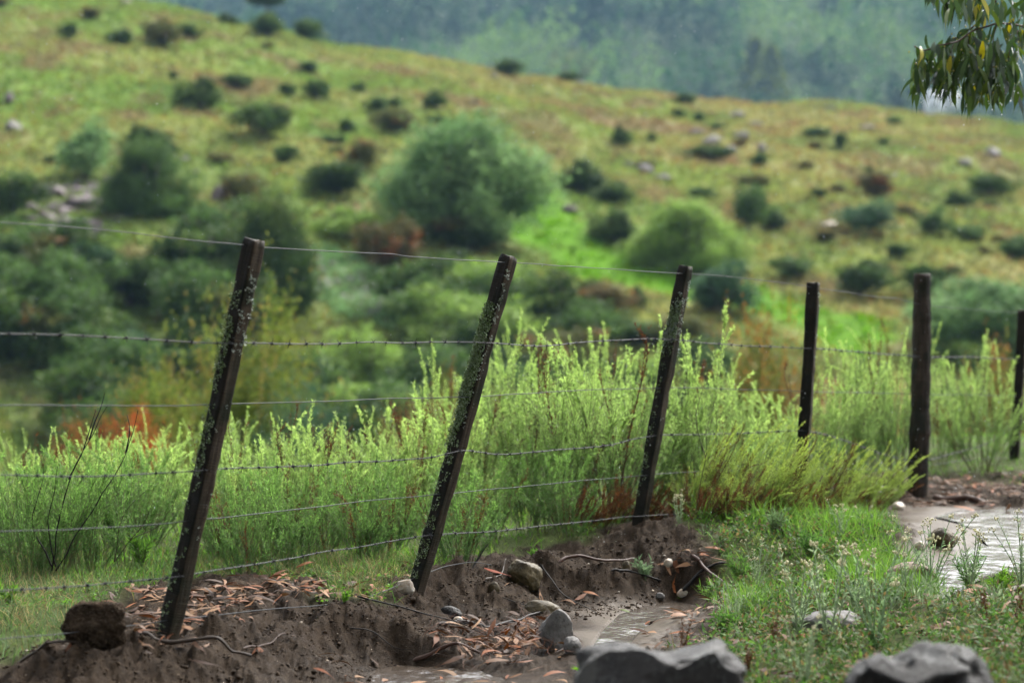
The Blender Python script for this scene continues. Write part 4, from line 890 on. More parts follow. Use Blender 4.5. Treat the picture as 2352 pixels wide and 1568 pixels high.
stick('twig', [(1115,1340),(1150,1318),(1165,1290,15)], .004, .0015, M['twig'], 'thin twig curling over the embedded stone')
stick('twig', [(820,1392),(900,1386),(980,1400),(1050,1436),(1120,1455),(1170,1470)], .0035, .0015, M['dark_twig'], 'long thin black twig running down the muddy bank to the heap', lift=.008)
stick('twig', [(1010,1432),(1060,1428),(1120,1424),(1180,1426),(1240,1424)], .009, .006, M['dark_twig'], 'thick charred branch lying behind the pointed grey stone', lift=.012)
stick('twig', [(1150,1372),(1200,1386),(1240,1400),(1270,1412)], .002, .001, M['dark_twig'], 'fine dark twig above the broad flat stone', lift=.015)
stick('twig', [(1240,1335),(1290,1360),(1330,1385),(1372,1420)], .0028, .0012, M['dark_twig'], 'fine forked twig slanting toward the rivulet leaves', lift=.015)
stick('twig', [(800,1440),(860,1452),(905,1480),(955,1510)], .003, .001, M['dark_twig'], 'thin dark twig across the lower muddy slope', lift=.006)
stick('fallen_stick', [(950,1528),(985,1502),(1010,1496),(1045,1506),(1100,1500)], .009, .005, M['bark'], 'bent brown stick at the front of the leaf heap', lift=.03)
stick('fallen_stick', [(560,1488),(620,1484),(700,1462)], .003, .0015, M['bark'], 'thin reddish twig on the dark soil right of the post', lift=.004)
stick('fallen_stick', [(1405,1312),(1450,1318),(1520,1336)], .006, .004, M['dark_twig'], 'charred stick pointing from the mound to the rivulet', lift=.01)
stick('fallen_stick', [(1570,1358),(1610,1340),(1650,1300),(1668,1290)], .009, .005, M['dark_twig'], 'broad flat charred splinter of wood at the head of the rivulet', lift=.015)
stick('fallen_stick', [(1590,1292),(1640,1320),(1690,1370)], .009, .004, M['bark'], 'brown bark strip lying at the edge of the weeds', lift=.02)
stick('bark_strip', [(2145,1142),(2175,1150),(2215,1156),(2265,1158)], .022, .018, M['bark'], 'curled reddish bark roll lying across the sandy track', lift=.02, cat='bark')
stick('fallen_stick', [(2230,1384),(2300,1374),(2365,1358),(2460,1340)], .012, .010, M['pale_twig'], 'pale stick at the right edge below the puddle', lift=.015)
stick('root', [(20,1545),(110,1520),(190,1514)], .006, .003, M['twig'], 'thin root along the dark soil below the clod', lift=.002)
# single conspicuous leaves
def gumleaf(px, py, a, L_, W_, colr, label, up=.02, tilt=.15, Yo=0, droop=.5):
    y_ = gY(px, min(py, 1565))+Yo; x = (px-CX)/F*y_; z = float(gz([x], [y_])[0])+up
    D = norm(np.array([[math.cos(a), math.sin(a), tilt]])); sd = norm(np.cross(D, np.array([[.15, -.45, 1.]])))
    V, Q, C = blades(np.array([[0, 0, 0.]]), D, L_, W_, np.array([colr]), droop, 8, flat=sd, taper0=.2)
    f = np.repeat(np.linspace(0, 1, 9), 2)[:, None]; V = V+sd*np.sin(f*3.1)*.012
    V2 = V.copy(); V2[:, 2] -= .0012; n = len(V); Q2 = Q[:, ::-1]+n
    o = build('fallen_leaf', np.concatenate([V, V2]), [np.concatenate([Q, Q2])], M['litter'], None, np.concatenate([C, C]), True); o.location = (x, y_, z); tag(o, label, 'leaf', 'single fallen gum leaves')
gumleaf(1112, 1330, -.55, .13, .018, (.42, .13, .08), 'pinkish red gum leaf lying against the embedded brown stone', .04, -.1, 0, .1)
gumleaf(1340, 1358, -.1, .08, .018, (.42, .20, .08), 'orange-brown leaf on the sand above the rivulet')
gumleaf(1210, 1352, .9, .06, .012, (.34, .15, .06), 'curved orange leaf beside the thin forked twig', .01)
gumleaf(1205, 1420, -.5, .07, .014, (.36, .17, .08), 'rust leaf on mud above the grey stone', .03)
gumleaf(150, 1500, 1.3, .12, .014, (.38, .20, .13), 'curled tan leaf leaning on the left side of the earth clod', .005, 1.0)
gumleaf(680, 1325, .55, .10, .016, (.45, .24, .16), 'pink-tan leaf standing in the litter between first two posts', .03, .7)
gumleaf(780, 1238, .05, .09, .016, (.38, .13, .06), 'rusty leaf caught in the shrubs left of the second post', .10, .1)
gumleaf(1040, 1395, .15, .07, .012, (.36, .18, .07), 'orange leaf right of the second post foot', .02)
gumleaf(720, 1548, -.6, .10, .014, (.30, .12, .05), 'dark orange leaf on the lower muddy slope', .01)
gumleaf(1360, 1530, .9, .12, .02, (.4, .28, .22), 'pale crumpled leaf between the grey stone and the boulder', .02)
gumleaf(1620, 1278, .2, .12, .02, (.40, .20, .10), 'tan leaf lying on the mound above the charred splinter', .02)
gumleaf(1540, 1425, .7, .11, .028, (.45, .32, .25), 'broad pinkish leaf beside the rivulet', .02, .3)
gumleaf(2190, 1172, .1, .22, .03, (.42, .22, .10), 'long orange bark-like leaf at the puddle top edge', .02, 0)
gumleaf(1425, 1405, .3, .05, .02, (.12, .25, .04), 'small fresh green leaf left of the rivulet', .01)
gumleaf(1475, 1415, .9, .045, .02, (.12, .25, .04), 'green leaf standing in the rivulet', .01, .5)
gumleaf(1555, 1378, .2, .05, .022, (.10, .22, .04), 'green leaf cluster at the head of the rivulet', .015)

# ------------------------------------------------------------------ flowering everlastings, dock spikes, small green plants
def everl(key, seed, nst, H, headr=.004, leafc=(.24, .31, .18)):
    global RNG; keep = RNG; RNG = np.random.default_rng(seed); e = empty('everlasting_plant'); K = 10
    az = RNG.random(nst)*TAU; out = RNG.uniform(.05, .55, nst)*H; hh = RNG.uniform(.55, 1, nst)*H; P = np.zeros((nst, K, 3)); u = np.linspace(0, 1, K)
    for k in range(K):
        f = u[k]; P[:, k, 0] = np.cos(az)*out*f**1.5+.008*np.sin(f*5+az); P[:, k, 1] = np.sin(az)*out*f**1.5; P[:, k, 2] = hh*f-.01
    mb = MB(); mb.add(*tubes(P, np.linspace(.0024, .0014, K), np.array(leafc)*.9, 4)); stm_ = mb.build('stems', M['stem'], e)
    m = 24; f = RNG.uniform(.02, .95, (nst, m)); x = f*(K-1); i = np.floor(x).astype(int); w = (x-i)[..., None]; ar = np.arange(nst)[:, None]
    p = P[ar, i]*(1-w)+P[ar, i+1]*w; t = norm(P[ar, i+1]-P[ar, i]); p = p.reshape(-1, 3); t = t.reshape(-1, 3); n = len(p); r = norm(np.cross(t, rvec(n)))
    D = norm(t*.8+r*.75); C = np.array(leafc)*RNG.uniform(.7, 1.3, (n, 1)); mb = MB(); mb.add(*blades(p, D, RNG.uniform(.012, .03, n), .0042, C, .5, 3, taper0=.7)); mb.build('leaves', M['grass'], e)
    V0, T0 = ICO[1]
    for s in range(nst):
        mb = MB(); k = int(RNG.integers(6, 12)); c = RNG.normal(size=(k, 3))*np.array([.007, .007, .004])
        for j in range(k): mb.add(V0*headr*np.array([.8, .8, 1.1])*RNG.uniform(.7, 1.2)+c[j]+[0, 0, .004], T0, np.array([.66, .62, .40])*RNG.uniform(.75, 1.1))
        h = mb.build('flower_head', M['flower'], stm_, True); h.location = P[s, -1]
    PROTO[key] = [e, False]; RNG = keep
everl('e0', 1, 9, .30); everl('e1', 2, 6, .24); everl('e2', 3, 12, .34, .0042, (.20, .30, .15))
EV = [(1905,1520,8.0,'e0',1.15,'tallest silver-leaved flowering weed, in front of the flat slab'), (2010,1500,7.9,'e2',1.1,'bushy silver weed with large cream flower heads at right centre'), (1835,1480,8.3,'e1',1.3,'slender cream-headed weed left of the flat slab'),
      (1960,1450,8.6,'e1',1.1,'small cream-headed weed just behind the silver clump'), (2140,1390,9.0,'e2',.95,'cluster of upright cream-headed stems before the dark stone'), (2230,1380,9.1,'e1',1.15,'thin flowering stem overlapping the puddle tongue'), (2345,1380,9.1,'e0',1.0,'flowering weed at the right edge beside the bright puddle'),
      (1560,1250,10.9,'e1',.7,'tiny pale-flowered weed beneath the leaning shrubs on the mound side'), (1850,1560,7.2,'e0',.8,'silver weed low at the bottom between the two boulders'), (1740,1330,9.9,'e0',.75,'grey-leaved weed right of the mound'), (2080,1430,8.7,'e0',.85,'silver-leaved weed left of the pink granite stone'), (1930,1290,10.6,'e1',.8,'distant cream-headed weed below the shrub fringe')]
for px, py, D, key, sc, lab in EV:
    x = (px-CX)/F*D; place(key, 'everlasting_plant', (x, D, float(gz([x], [D])[0])), sc, R.random()*TAU, lab, 'flowering weed', 'silver weeds with cream flower heads')
def dock(px, py, D, H, n, label):
    x = (px-CX)/F*D; e = empty('dry_weed', (x, D, float(gz([x], [D])[0]))); tag(e, label, 'dry weed', 'dry brown seed spikes')
    K = 8; az = RNG.random(n)*TAU; hh = RNG.uniform(.6, 1, n)*H; P = np.zeros((n, K, 3)); u = np.linspace(0, 1, K)
    for k in range(K): P[:, k] = np.column_stack([np.cos(az)*.12*H*u[k]+.006*np.sin(u[k]*7+az), np.sin(az)*.12*H*u[k], hh*u[k]])
    mb = MB(); mb.add(*tubes(P, np.linspace(.002, .0012, K), (.14, .08, .05), 4)); mb.build('stems', M['stem'], e)
    m = 46; f = RNG.uniform(.3, 1, (n, m)); xx = f*(K-1)-1e-6; i = np.floor(xx).astype(int); w = (xx-i)[..., None]; ar = np.arange(n)[:, None]; p = (P[ar, i]*(1-w)+P[ar, i+1]*w).reshape(-1, 3)
    N_ = len(p); mb = MB(); mb.add(*leaves(p+RNG.normal(size=(N_, 3))*.003, rvec(N_)+[0, 0, .4], .008, .005, np.array([.24, .13, .06])*RNG.uniform(.6, 1.4, (N_, 1)))); mb.build('seeds', M['litter'], e)
for px, py, D, H, n, lab in [(1570,1500,7.9,.21,5,'dry brown seed stalks just right of the rivulet'), (1780,1500,7.9,.17,4,'orange-brown seed spikes left of the silver weeds'), (1995,1400,8.6,.18,2,'single dark brown seed spike among the silver weeds'), (2260,1460,8.1,.15,3,'brown seed spikes below the puddle tongue'), (1720,1530,7.5,.13,4,'short dry weed near the boulder'), (2340,1460,8.1,.15,3,'brown seed spikes at the right edge')]: dock(px, py, D, H, n, lab)
def leafy(name, px, py, D, H, nst, lw, ll, colr, label, cat='plant', spread=.5, lps=26):
    x = (px-CX)/F*D; e = empty(name, (x, D, float(gz([x], [D])[0]))); tag(e, label, cat, 'small green plants on bare ground')
    K = 7; az = RNG.random(nst)*TAU; out = RNG.uniform(.15, 1, nst)*spread*H; hh = RNG.uniform(.6, 1, nst)*H; P = np.zeros((nst, K, 3)); u = np.linspace(0, 1, K)
    for k in range(K): P[:, k] = np.column_stack([np.cos(az)*out*u[k], np.sin(az)*out*u[k], hh*u[k]**.85-.005])
    mb = MB(); mb.add(*tubes(P, np.linspace(.0025, .001, K), (.10, .12, .05), 4)); mb.build('stems', M['stem'], e)
    f = RNG.uniform(.12, 1, (nst, lps))-1e-6; xx = f*(K-1); i = np.clip(np.floor(xx).astype(int), 0, K-2); w = (xx-i)[..., None]; ar = np.arange(nst)[:, None]; p = (P[ar, i]*(1-w)+P[ar, i+1]*w).reshape(-1, 3); t = norm(P[ar, i+1]-P[ar, i]).reshape(-1, 3)
    N_ = len(p); r = norm(np.cross(t, rvec(N_))); mb = MB(); mb.add(*blades(p, norm(t*.8+r*.8), RNG.uniform(.6, 1.1, N_)*ll, lw, np.array(colr)*RNG.uniform(.7, 1.3, (N_, 1)), .3, 3, taper0=.6)); mb.build('leaves', M['grass'], e)
LP = [(1482,1310,gY(1482,1318),.10,9,.006,.035,(.15,.22,.12),'grey-green rosette plant growing on the mud face of the mound'), (1625,1290,10.0,.12,6,.003,.02,(.14,.28,.05),'small bright feathery sprout at the mound corner'),
      (1700,1280,10.1,.12,10,.004,.03,(.11,.22,.05),'leafy green plant right of the mound'), (1665,1420,8.6,.10,12,.005,.03,(.09,.19,.04),'dark green bushy weed right of the rivulet'), (2225,1350,9.2,.15,14,.004,.035,(.10,.20,.06),'fresh green bushy weed in front of the puddle tongue'),
      (2300,1390,8.8,.10,10,.006,.03,(.13,.25,.04),'bright leafy weed right of the puddle tongue'), (1860,1290,10.3,.13,14,.005,.035,(.10,.20,.05),'dark green leafy weed under the shrub fringe'), (1780,1260,10.6,.13,14,.004,.035,(.13,.20,.09),'greyish leafy weed left of the broad-leaved one'),
      (1345,1535,8.0,.06,5,.005,.04,(.16,.32,.04),'tiny bright grass-like sprout between grey stone and boulder'), (1640,1480,7.9,.07,9,.005,.03,(.14,.27,.04),'low green weed behind the big boulder'), (1985,1330,9.8,.10,10,.003,.03,(.13,.24,.06),'soft green weed between the shrubs and the pink stone'),
      (790,1395,gY(790,1395),.04,5,.005,.02,(.13,.26,.04),'tiny clover sprout on the bank near the leaf litter'), (20,1400,8.7,.1,8,.004,.03,(.12,.23,.04),'small leafy weed in the left grass'), (325,1310,10.0,.16,9,.006,.045,(.10,.2,.04),'broad-leaved upright weed at the left shrub edge'),
      (1230,1280,10.4,.07,7,.003,.03,(.12,.24,.05),'small plant on the bank top behind the embedded stone'), (2190,1560,6.4,.16,16,.005,.06,(.13,.26,.04),'blurred green grass clump leaning over the right boulder'), (2300,1590,5.6,.2,26,.006,.08,(.12,.27,.04),'blurred bright grass clump at the bottom right corner')]
for a in LP: leafy('small_plant', a[0], a[1], a[2], a[3], a[4], a[5], a[6], a[7], a[8])

# ------------------------------------------------------------------ gum tree: trunk beside the frame, hanging branch in the frame, crown overhead
gt_ = empty('gum_tree', (3.3, 8.6, 0.05)); tag(gt_, 'gum tree whose drooping leafy branch hangs in at the upper right corner', 'tree')
org = np.array([3.3, 8.6, .05])
def gadd(name, P, r, mat, par=gt_, sides=8, wob=0):
    mb = MB(); mb.add(*tubes((np.array(P)-org)[None], np.array(r)[None], (1, 1, 1), sides)); return mb.build(name, mat, par, True)
P, q = smooth_path([(3.3, 8.6, -.1), (3.25, 8.5, 1.5), (3.1, 8.3, 3), (3.0, 8.1, 5), (3.1, 8.0, 8)], .1); P[:, 0] += .03*vn(q*3, q*0, 1); gadd('trunk', P, np.linspace(.24, .09, len(P)), M['pale_twig'], sides=16)
YB = 8.0
def BP(*pl): return [pt(a, b, YB+(c if len(pl) else 0)) for a, b, c in pl]
TW_ = []
main = BP((2640,-120,.4),(2480,0,.2),(2352,28,.1),(2290,0,0)); 
limbs = [(BP((2700,-150,.6),(2352,-10,.3),(2315,-28,.2),(2230,-110,.1)), .012), ([*(pt(3000,-260,8.3), pt(2700,-60,8.2))]+BP((2560,10,.2),(2440,60,.1),(2352,62,.05),(2290,55,0),(2240,70,0),(2200,96,-.05),(2160,104,-.1),(2120,118,-.1),(2098,107,-.1)), .006),
         (BP((2352,60,.05),(2326,85,0),(2318,130,0),(2322,180,0),(2332,208,0)), .0022), (BP((2290,0,.05),(2262,30,.05),(2230,66,.1),(2180,98,.15),(2150,130,.2)), .004), (BP((2290,55,0),(2282,85,0),(2284,120,0),(2280,160,.05)), .0022), (BP((2228,72,0),(2224,110,0),(2240,150,0),(2250,180,0)), .0022),
         (BP((2190,100,-.05),(2182,130,-.05),(2188,170,0),(2192,205,0)), .002), (BP((2225,90,.1),(2216,120,.1),(2200,150,.1)), .002), (BP((2150,130,.1),(2120,165,0),(2098,166,0)), .0016), (BP((2352,28,.1),(2335,60,.05),(2345,100,0)), .002), (BP((2262,30,.05),(2240,0,0),(2200,-20,0),(2170,-30,0)), .003)]
lp = []; 
for K_, r in limbs:
    P, q = smooth_path(K_, .01); P = P+np.column_stack([.003*vn(q*20, q*0+r*999, 2), .003*vn(q*20, q*0, 4), .003*vn(q*20, q*0, 6)]); gadd('twig' if r < .006 else 'limb', P, np.linspace(r, r*.45, len(P)), M['bark'] if r < .01 else M['twig'], sides=6); lp.append(P)
gcol = np.array([[.035, .07, .02], [.05, .095, .02], [.07, .12, .025], [.03, .055, .025], [.10, .15, .03], [.045, .08, .03]])
def hang(P, L_, W_, C, seedd=0):
    n = len(P); D = norm(np.column_stack([RNG.normal(size=n)*.35-.05, RNG.normal(size=n)*.35, -np.ones(n)*RNG.uniform(.3, 1.2, n)]))
    sd = norm(np.cross(D, np.column_stack([RNG.normal(size=n), -np.ones(n)*1.0, RNG.normal(size=n)*.2])))
    V, Q, Cc = blades(P, D, L_, W_, C, .8, 7, flat=sd, taper0=.18); V = V.reshape(n, -1, 3); f = np.repeat(np.linspace(0, 1, 8), 2)[None, :, None]
    V = V+sd[:, None]*(np.sin(f*3.1)*RNG.normal(size=(n, 1, 1))*.009); return V.reshape(-1, 3), Q, Cc
starts = []
def along(P, n, a=.3, b=1.):
    i = (RNG.uniform(a, b, n)*(len(P)-1)).astype(int); starts.append(P[i]+RNG.normal(size=(n, 3))*.012)
for j, P in enumerate(lp):
    vis = P[(P[:, 0]/P[:, 1]*F+CX < 2480)]
    if len(vis) > 3 and limbs[j][1] < .012: along(vis, [0, 40, 12, 20, 12, 14, 14, 10, 9, 7, 22][j], .1)
# mass of hanging leaves: clusters at chosen spots
for px, py, n, sx, sy in [(2150,150,14,22,16),(2185,170,16,22,22),(2225,165,18,20,26),(2260,190,16,20,26),(2290,150,18,20,30),(2300,190,12,14,22),(2240,215,10,16,14),(2170,190,10,14,16),(2120,150,8,12,14),(2100,175,5,8,6),(2280,215,9,12,10),(2330,130,6,8,20),(2245,120,12,24,14),(2200,20,12,28,10),(2150,-5,7,14,6),(2260,10,14,20,14),(2310,20,6,12,12),(2350,20,5,8,10),(2120,205,4,8,6),(2340,205,4,6,6)]:
    k = int(n*1.7); starts.append(np.array([pt(px+RNG.normal()*sx, py-22+RNG.normal()*sy, YB+RNG.normal()*.09) for _ in range(k)]))
SP = np.concatenate(starts); n = len(SP); C = gcol[RNG.integers(len(gcol), size=n)]*RNG.uniform(.7, 1.3, (n, 1)); yel = RNG.random(n) < .035; C[yel] = (.40, .36, .04)
Lf = RNG.uniform(.06, .125, n); V, Q, Cc = hang(SP, Lf, RNG.uniform(.013, .021, n), C); mb = MB(); mb.add(V-org, Q, Cc); mb.build('hanging_leaves', M['gum'], gt_)
# buds
m = 150; i = RNG.integers(len(SP), size=m); V0, T0 = ICO[1]; mb = MB()
for j in i: mb.add(V0*.0035+SP[j]+RNG.normal(size=3)*.010-org, T0, (.30, .26, .05))
tag(mb.build('buds', M['flower'], gt_), kind='stuff')
# crown above and behind the camera's view (shades the fence line)
cen = []; rr = []
for c, r, k in [((1.6, 5.0, 6.6), 2.6, 46), ((-1.8, 3.8, 6.4), 2.6, 44), ((3.6, 7.6, 6.8), 2.0, 24), ((-4.2, 4.8, 6.0), 2.2, 30), ((-.2, 1.0, 5.8), 2.6, 40), ((3.4, 1.6, 5.6), 2.2, 26)]:
    v = rvec(k)*RNG.random((k, 1))**.4*r*np.array([1, 1, .5]); cen.append(np.array(c)+v); rr.append(RNG.uniform(.35, .7, k))
cen = np.concatenate(cen); rr = np.concatenate(rr); k = 150; n = len(cen)*k; P = np.repeat(cen, k, 0)+rvec(n)*np.repeat(rr, k)[:, None]*RNG.random((n, 1))**.5
D = norm(RNG.normal(size=(n, 3))*.4+[0, 0, -1]); mb = MB(); mb.add(*[a for a in leaves(P-org, D, RNG.uniform(.10, .18, n), .035, gcol[RNG.integers(len(gcol), size=n)])]); mb.build('crown', M['gum'], gt_)
for c in [(1.6, 5, 6.2), (-1.8, 3.8, 6), (-4.2, 4.8, 5.6), (-.2, 1, 5.4), (3.4, 1.6, 5.2)]:
    P, q = smooth_path([(3.05, 8.15, 4.2), ((3.05+c[0])/2, (8.1+c[1])/2, 5.6), c], .1); gadd('limb', P, np.linspace(.09, .03, len(P)), M['pale_twig'])
# trees behind the photographer
for j, (x0, y0, hgt, rad) in enumerate([(-5.5, -3.5, 8, 3.2), (1.0, -5.0, 9, 3.6), (6.5, -3.0, 8, 3.0), (-9, 4, 8, 3.4)]):
    e = empty('shade_tree', (x0, y0, -.15)); tag(e, ['leafy tree behind the viewpoint, to its left', 'leafy tree directly behind the viewpoint', 'leafy tree behind the viewpoint, to its right', 'leafy tree far out to the left of the fence'][j], 'tree')
    P, q = smooth_path([(0, 0, 0), (.1, .05, hgt*.3), (0, .1, hgt*.7)], .15); mb = MB(); mb.add(*tubes(P[None], np.linspace(.2, .08, len(P))[None], (1, 1, 1), 10)); mb.build('trunk', M['pale_twig'], e, True)
    k = 90; cen = rvec(k)*RNG.random((k, 1))**.4*rad*np.array([1, 1, 1.0])+[0, 0, hgt*.55]; n = k*110; P = np.repeat(cen, 110, 0)+rvec(n)*.75*RNG.random((n, 1))**.5
    mb = MB(); mb.add(*leaves(P, rvec(n), .22, .1, np.array([.05, .09, .02])*RNG.uniform(.6, 1.4, (n, 1)))); mb.build('crown', M['gum'], e)
# ------------------------------------------------------------------ hillside shrubs and trees
def crown_mesh(name, seed, n, leaf, cols, lobes=9, tipcol=None, tipf=.0, spiky=0., flat=.75, hollow=.45, tall=1.0):
    """unit crown: x,y in +-.5, z 0..1"""
    global RNG; keep = RNG; RNG = np.random.default_rng(seed)
    big_ = n == 42000; lobes = int(lobes*(2.4 if big_ else 1.8)); lc = rvec(lobes)*RNG.uniform(.10, .40 if big_ else .46, (lobes, 1)); lc[:, 2] = np.abs(lc[:, 2])*1.05+(0 if big_ else RNG.uniform(-.15, .10, lobes)); 
    if big_: zz_ = RNG.uniform(-.30, .37, lobes); aa_ = RNG.random(lobes)*TAU; rr_ = RNG.uniform(.30, .46, lobes)*np.clip(1-(np.abs(zz_)/.385)**1.7, .02, 1)**.5*np.sqrt(RNG.random(lobes)); lc = np.column_stack([np.cos(aa_)*rr_, np.sin(aa_)*rr_, zz_])
    lr = RNG.uniform(.08 if big_ else .07, .20, lobes)*(1.25-np.linalg.norm(lc, axis=1)*(.4 if big_ else 1))
    lc = np.vstack([lc, [[0, 0, .1]]]); lr = np.append(lr, .26); w = lr**2; li = RNG.choice(len(lr), n, p=w/w.sum())
    v = rvec(n); rad = lr[li]*(hollow+(1-hollow)*RNG.random(n)**.5)
    bump = 1+(.7 if big_ else .35)*vn3(v*3+lc[li]*9, seed)+(.5 if big_ else .30)*vn3(v*8+lc[li]*9, seed+1)+.25*(RNG.random(n)**6)+.35*(RNG.random(n) < .12)*RNG.random(n); P = lc[li]+v*(rad*bump)[:, None]
    P[:, 2] = np.maximum(P[:, 2]+.32, RNG.uniform(0, .12, n)); P[:, 2] = P[:, 2]/.86*tall
    cols = np.array(cols); lobecol = cols[RNG.integers(len(cols), size=len(lr))]; C = .55*lobecol[li]+.45*cols[RNG.integers(len(cols), size=n)]; C = C*RNG.uniform(.65, 1.35, (n, 1))*(1+.35*vn3(P*7, seed+4))[:, None]
    if tipcol is not None:
        t = (vn3(P*5, seed+2) > .55-tipf)&(rad > lr[li]*.6); C[t] = np.array(tipcol)*RNG.uniform(.7, 1.3, (t.sum(), 1))
    D = rvec(n)+v*.4+np.array([0, 0, .3])
    mb = MB(); mb.add(*leaves(P, D, RNG.uniform(.6, 1.4, n)*leaf, RNG.uniform(.5, .9, n)*leaf*.8, C, norm(v+rvec(n)*.6)))
    if spiky > 0:
        m = int(spiky); v = rvec(m); v[:, 2] = np.abs(v[:, 2]); b = np.array([0, 0, .45])+v*.3; K = 6; Pp = np.stack([b+v*(f*.30*(.6+.8*RNG.random((m, 1))))+np.array([0, 0, .05])*f for f in np.linspace(0, 1, K)], 1)
        q = 26; f = RNG.random((m, q))*(K-1)-1e-6; f = np.maximum(f, 0); i = f.astype(int); w_ = (f-i)[..., None]; ar = np.arange(m)[:, None]; p = (Pp[ar, i]*(1-w_)+Pp[ar, i+1]*w_).reshape(-1, 3); N_ = len(p)
        c2 = np.repeat((cols[RNG.integers(len(cols), size=m)] if tipcol is None else np.where(RNG.random((m, 1)) < .45, np.array(tipcol), cols[RNG.integers(len(cols), size=m)]))*1.15, q, 0)
        mb.add(*leaves(p+RNG.normal(size=(N_, 3))*.008, rvec(N_), leaf*.8, leaf*.5, c2*RNG.uniform(.7, 1.3, (N_, 1))))
    o = mb.build(name, M['bushleaf']); RNG = keep; return o
def trunk_mesh(seed, tall=1.0):
    R = random.Random(seed); mb = MB()
    for k in range(5):
        a = R.random()*TAU; P, q = smooth_path([(0, 0, -.15), (math.cos(a)*.04, math.sin(a)*.04, .15), (math.cos(a)*.2, math.sin(a)*.2, .5), (math.cos(a)*.24, math.sin(a)*.24, .75*tall)], .08); mb.add(*tubes(P[None], np.linspace(.028, .008, len(P))[None], (.10, .08, .06), 5))
    return mb.build('trunk', M['stem'])
DK = [(.028, .06, .016), (.05, .095, .024), (.020, .045, .012), (.085, .13, .033), (.11, .155, .045)]; OL = [(.10, .11, .035), (.07, .085, .03), (.13, .12, .04)]; GR = [(.07, .125, .035), (.09, .15, .045), (.055, .10, .03)]
WI = [(.17, .28, .11), (.12, .22, .08), (.21, .32, .13)]; YG = [(.22, .33, .08), (.19, .30, .07), (.25, .35, .10)]; BG = [(.05, .10, .05), (.065, .125, .06)]; OR = [(.11, .10, .04), (.15, .10, .04), (.09, .09, .035)]
KIND = {'d': ('dark green', DK, None, 0), 'o': ('olive brown', OL, (.22, .12, .05), .1), 'g': ('mid green', GR, None, 0), 'w': ('soft grey-green', WI, None, 0), 'y': ('light yellow-green', YG, None, 0), 'b': ('bluish green', BG, None, 0), 'r': ('orange-tinged', OR, (.24, .11, .05), .2)}
HP = {}
def hproto(kind, var, big):
    key = (kind, var, big)
    if key not in HP:
        nm, cols, tc, tfv = KIND[kind]
        n = 42000 if big else 3600
        c = crown_mesh('crown', 500+hash((ord(kind), var, big)) % 997, n, .034 if big else .062, cols, 14 if big else 9, tc, tfv); t = trunk_mesh(var)
        e = empty('hill_shrub'); c.parent = e; t.parent = e; HP[key] = [e, False]
    return HP[key]
LM = [('the round willow', 1048, 400), ('the pale round tree', 1575, 530), ('the bright meadow strip', 1370, 560), ('the ridge pine', 610, 20), ('the nearest post top', 585, 552), ('the second post top', 1168, 590),
      ('the mound post top', 1575, 610), ('the slim post top', 1868, 650), ('the round post top', 2118, 630), ('the stony pale scree', 800, 655), ('the round grey-brown boulder', 105, 725), ('the upper left corner', 0, 0), ('the middle ridge bush', 1165, 155), ('the gum branch', 2230, 260), ('the left picture edge', 0, 480), ('the right picture edge', 2352, 560), ('the purple rock outcrop', 180, 470)]
DIRS = ['right of', 'below and right of', 'below', 'below and left of', 'left of', 'above and left of', 'above', 'above and right of']
HB = []   # collected: px,base_y,w,h,kind
B_ = '''615 88 90 58 d|708 100 92 66 d|520 62 62 32 d|280 110 62 46 d|372 114 100 72 o|432 92 50 46 d|160 94 52 42 d|210 52 46 36 o|398 188 26 26 d|460 256 96 82 d|545 207 62 46 d|660 226 48 40 d|708 176 50 36 d|728 236 56 58 d|825 216 36 30 d|605 322 112 92 d|652 292 42 60 o
868 262 46 42 d|905 252 34 26 d|880 285 50 34 d|998 256 56 44 d|915 312 92 78 o|795 312 42 42 d|658 382 66 58 d|500 380 60 30 o|765 336 50 30 g|330 338 92 52 d|385 362 52 46 d|200 425 160 120 w|30 510 115 130 d|770 462 156 104 d|835 405 92 84 o|555 472 96 84 o
1165 180 62 48 d|1305 192 48 34 d|1575 242 46 30 d|1555 277 38 30 d|1606 282 36 30 d|1425 342 52 46 d|1495 331 24 24 d|1635 368 92 46 d|1745 387 38 42 d|1930 347 24 52 d|1872 316 70 32 g|2030 336 28 22 g|1340 452 116 86 d|1412 472 112 62 d|1240 446 70 24 o|1412 567 112 84 d|1725 545 112 116 g|1610 462 70 34 d|1780 532 76 54 d|1732 432 86 38 o|2010 462 92 66 r|1990 545 136 76 b|2272 456 86 56 d|2198 482 66 50 d|2342 602 84 76 g|2140 546 66 60 g|2120 702 110 96 d|1998 642 80 46 d|1828 642 92 52 g|1665 735 150 130 b|1900 560 60 34 o|2080 500 60 36 o|2230 560 70 44 g|2060 600 60 36 d|2180 640 60 36 o|1880 460 50 28 d|1850 390 44 22 o|1700 340 40 22 o|1480 395 60 26 o|1650 300 40 18 g
1380 742 132 122 r|1465 717 52 56 d|1270 764 166 126 d|1200 745 126 120 g|1110 810 150 120 g|1000 742 150 108 y|800 562 146 86 y|905 645 140 130 r|1045 650 96 84 d|870 602 110 96 o|1050 560 190 84 o|1075 585 120 60 d|960 690 120 80 g|1150 700 110 80 o|1360 690 70 60 d|1310 800 150 70 d|1480 800 160 60 g|1560 800 130 90 o'''
for ln in B_.split('\n'):
    for it in ln.split('|'):
        a = it.split(); HB.append([float(a[0]), float(a[1]), float(a[2]), float(a[3]), a[4], 66, False])
HB += [[345, 505, 180, 175, 'g', 66, True], [1048, 565, 320, 300, 'w', 66, True], [1576, 628, 225, 170, 'y', 66, True], [2275, 835, 300, 200, 'w', 66, True], [600, 735, 190, 280, 'd', 60, True]]
R = random.Random(21)
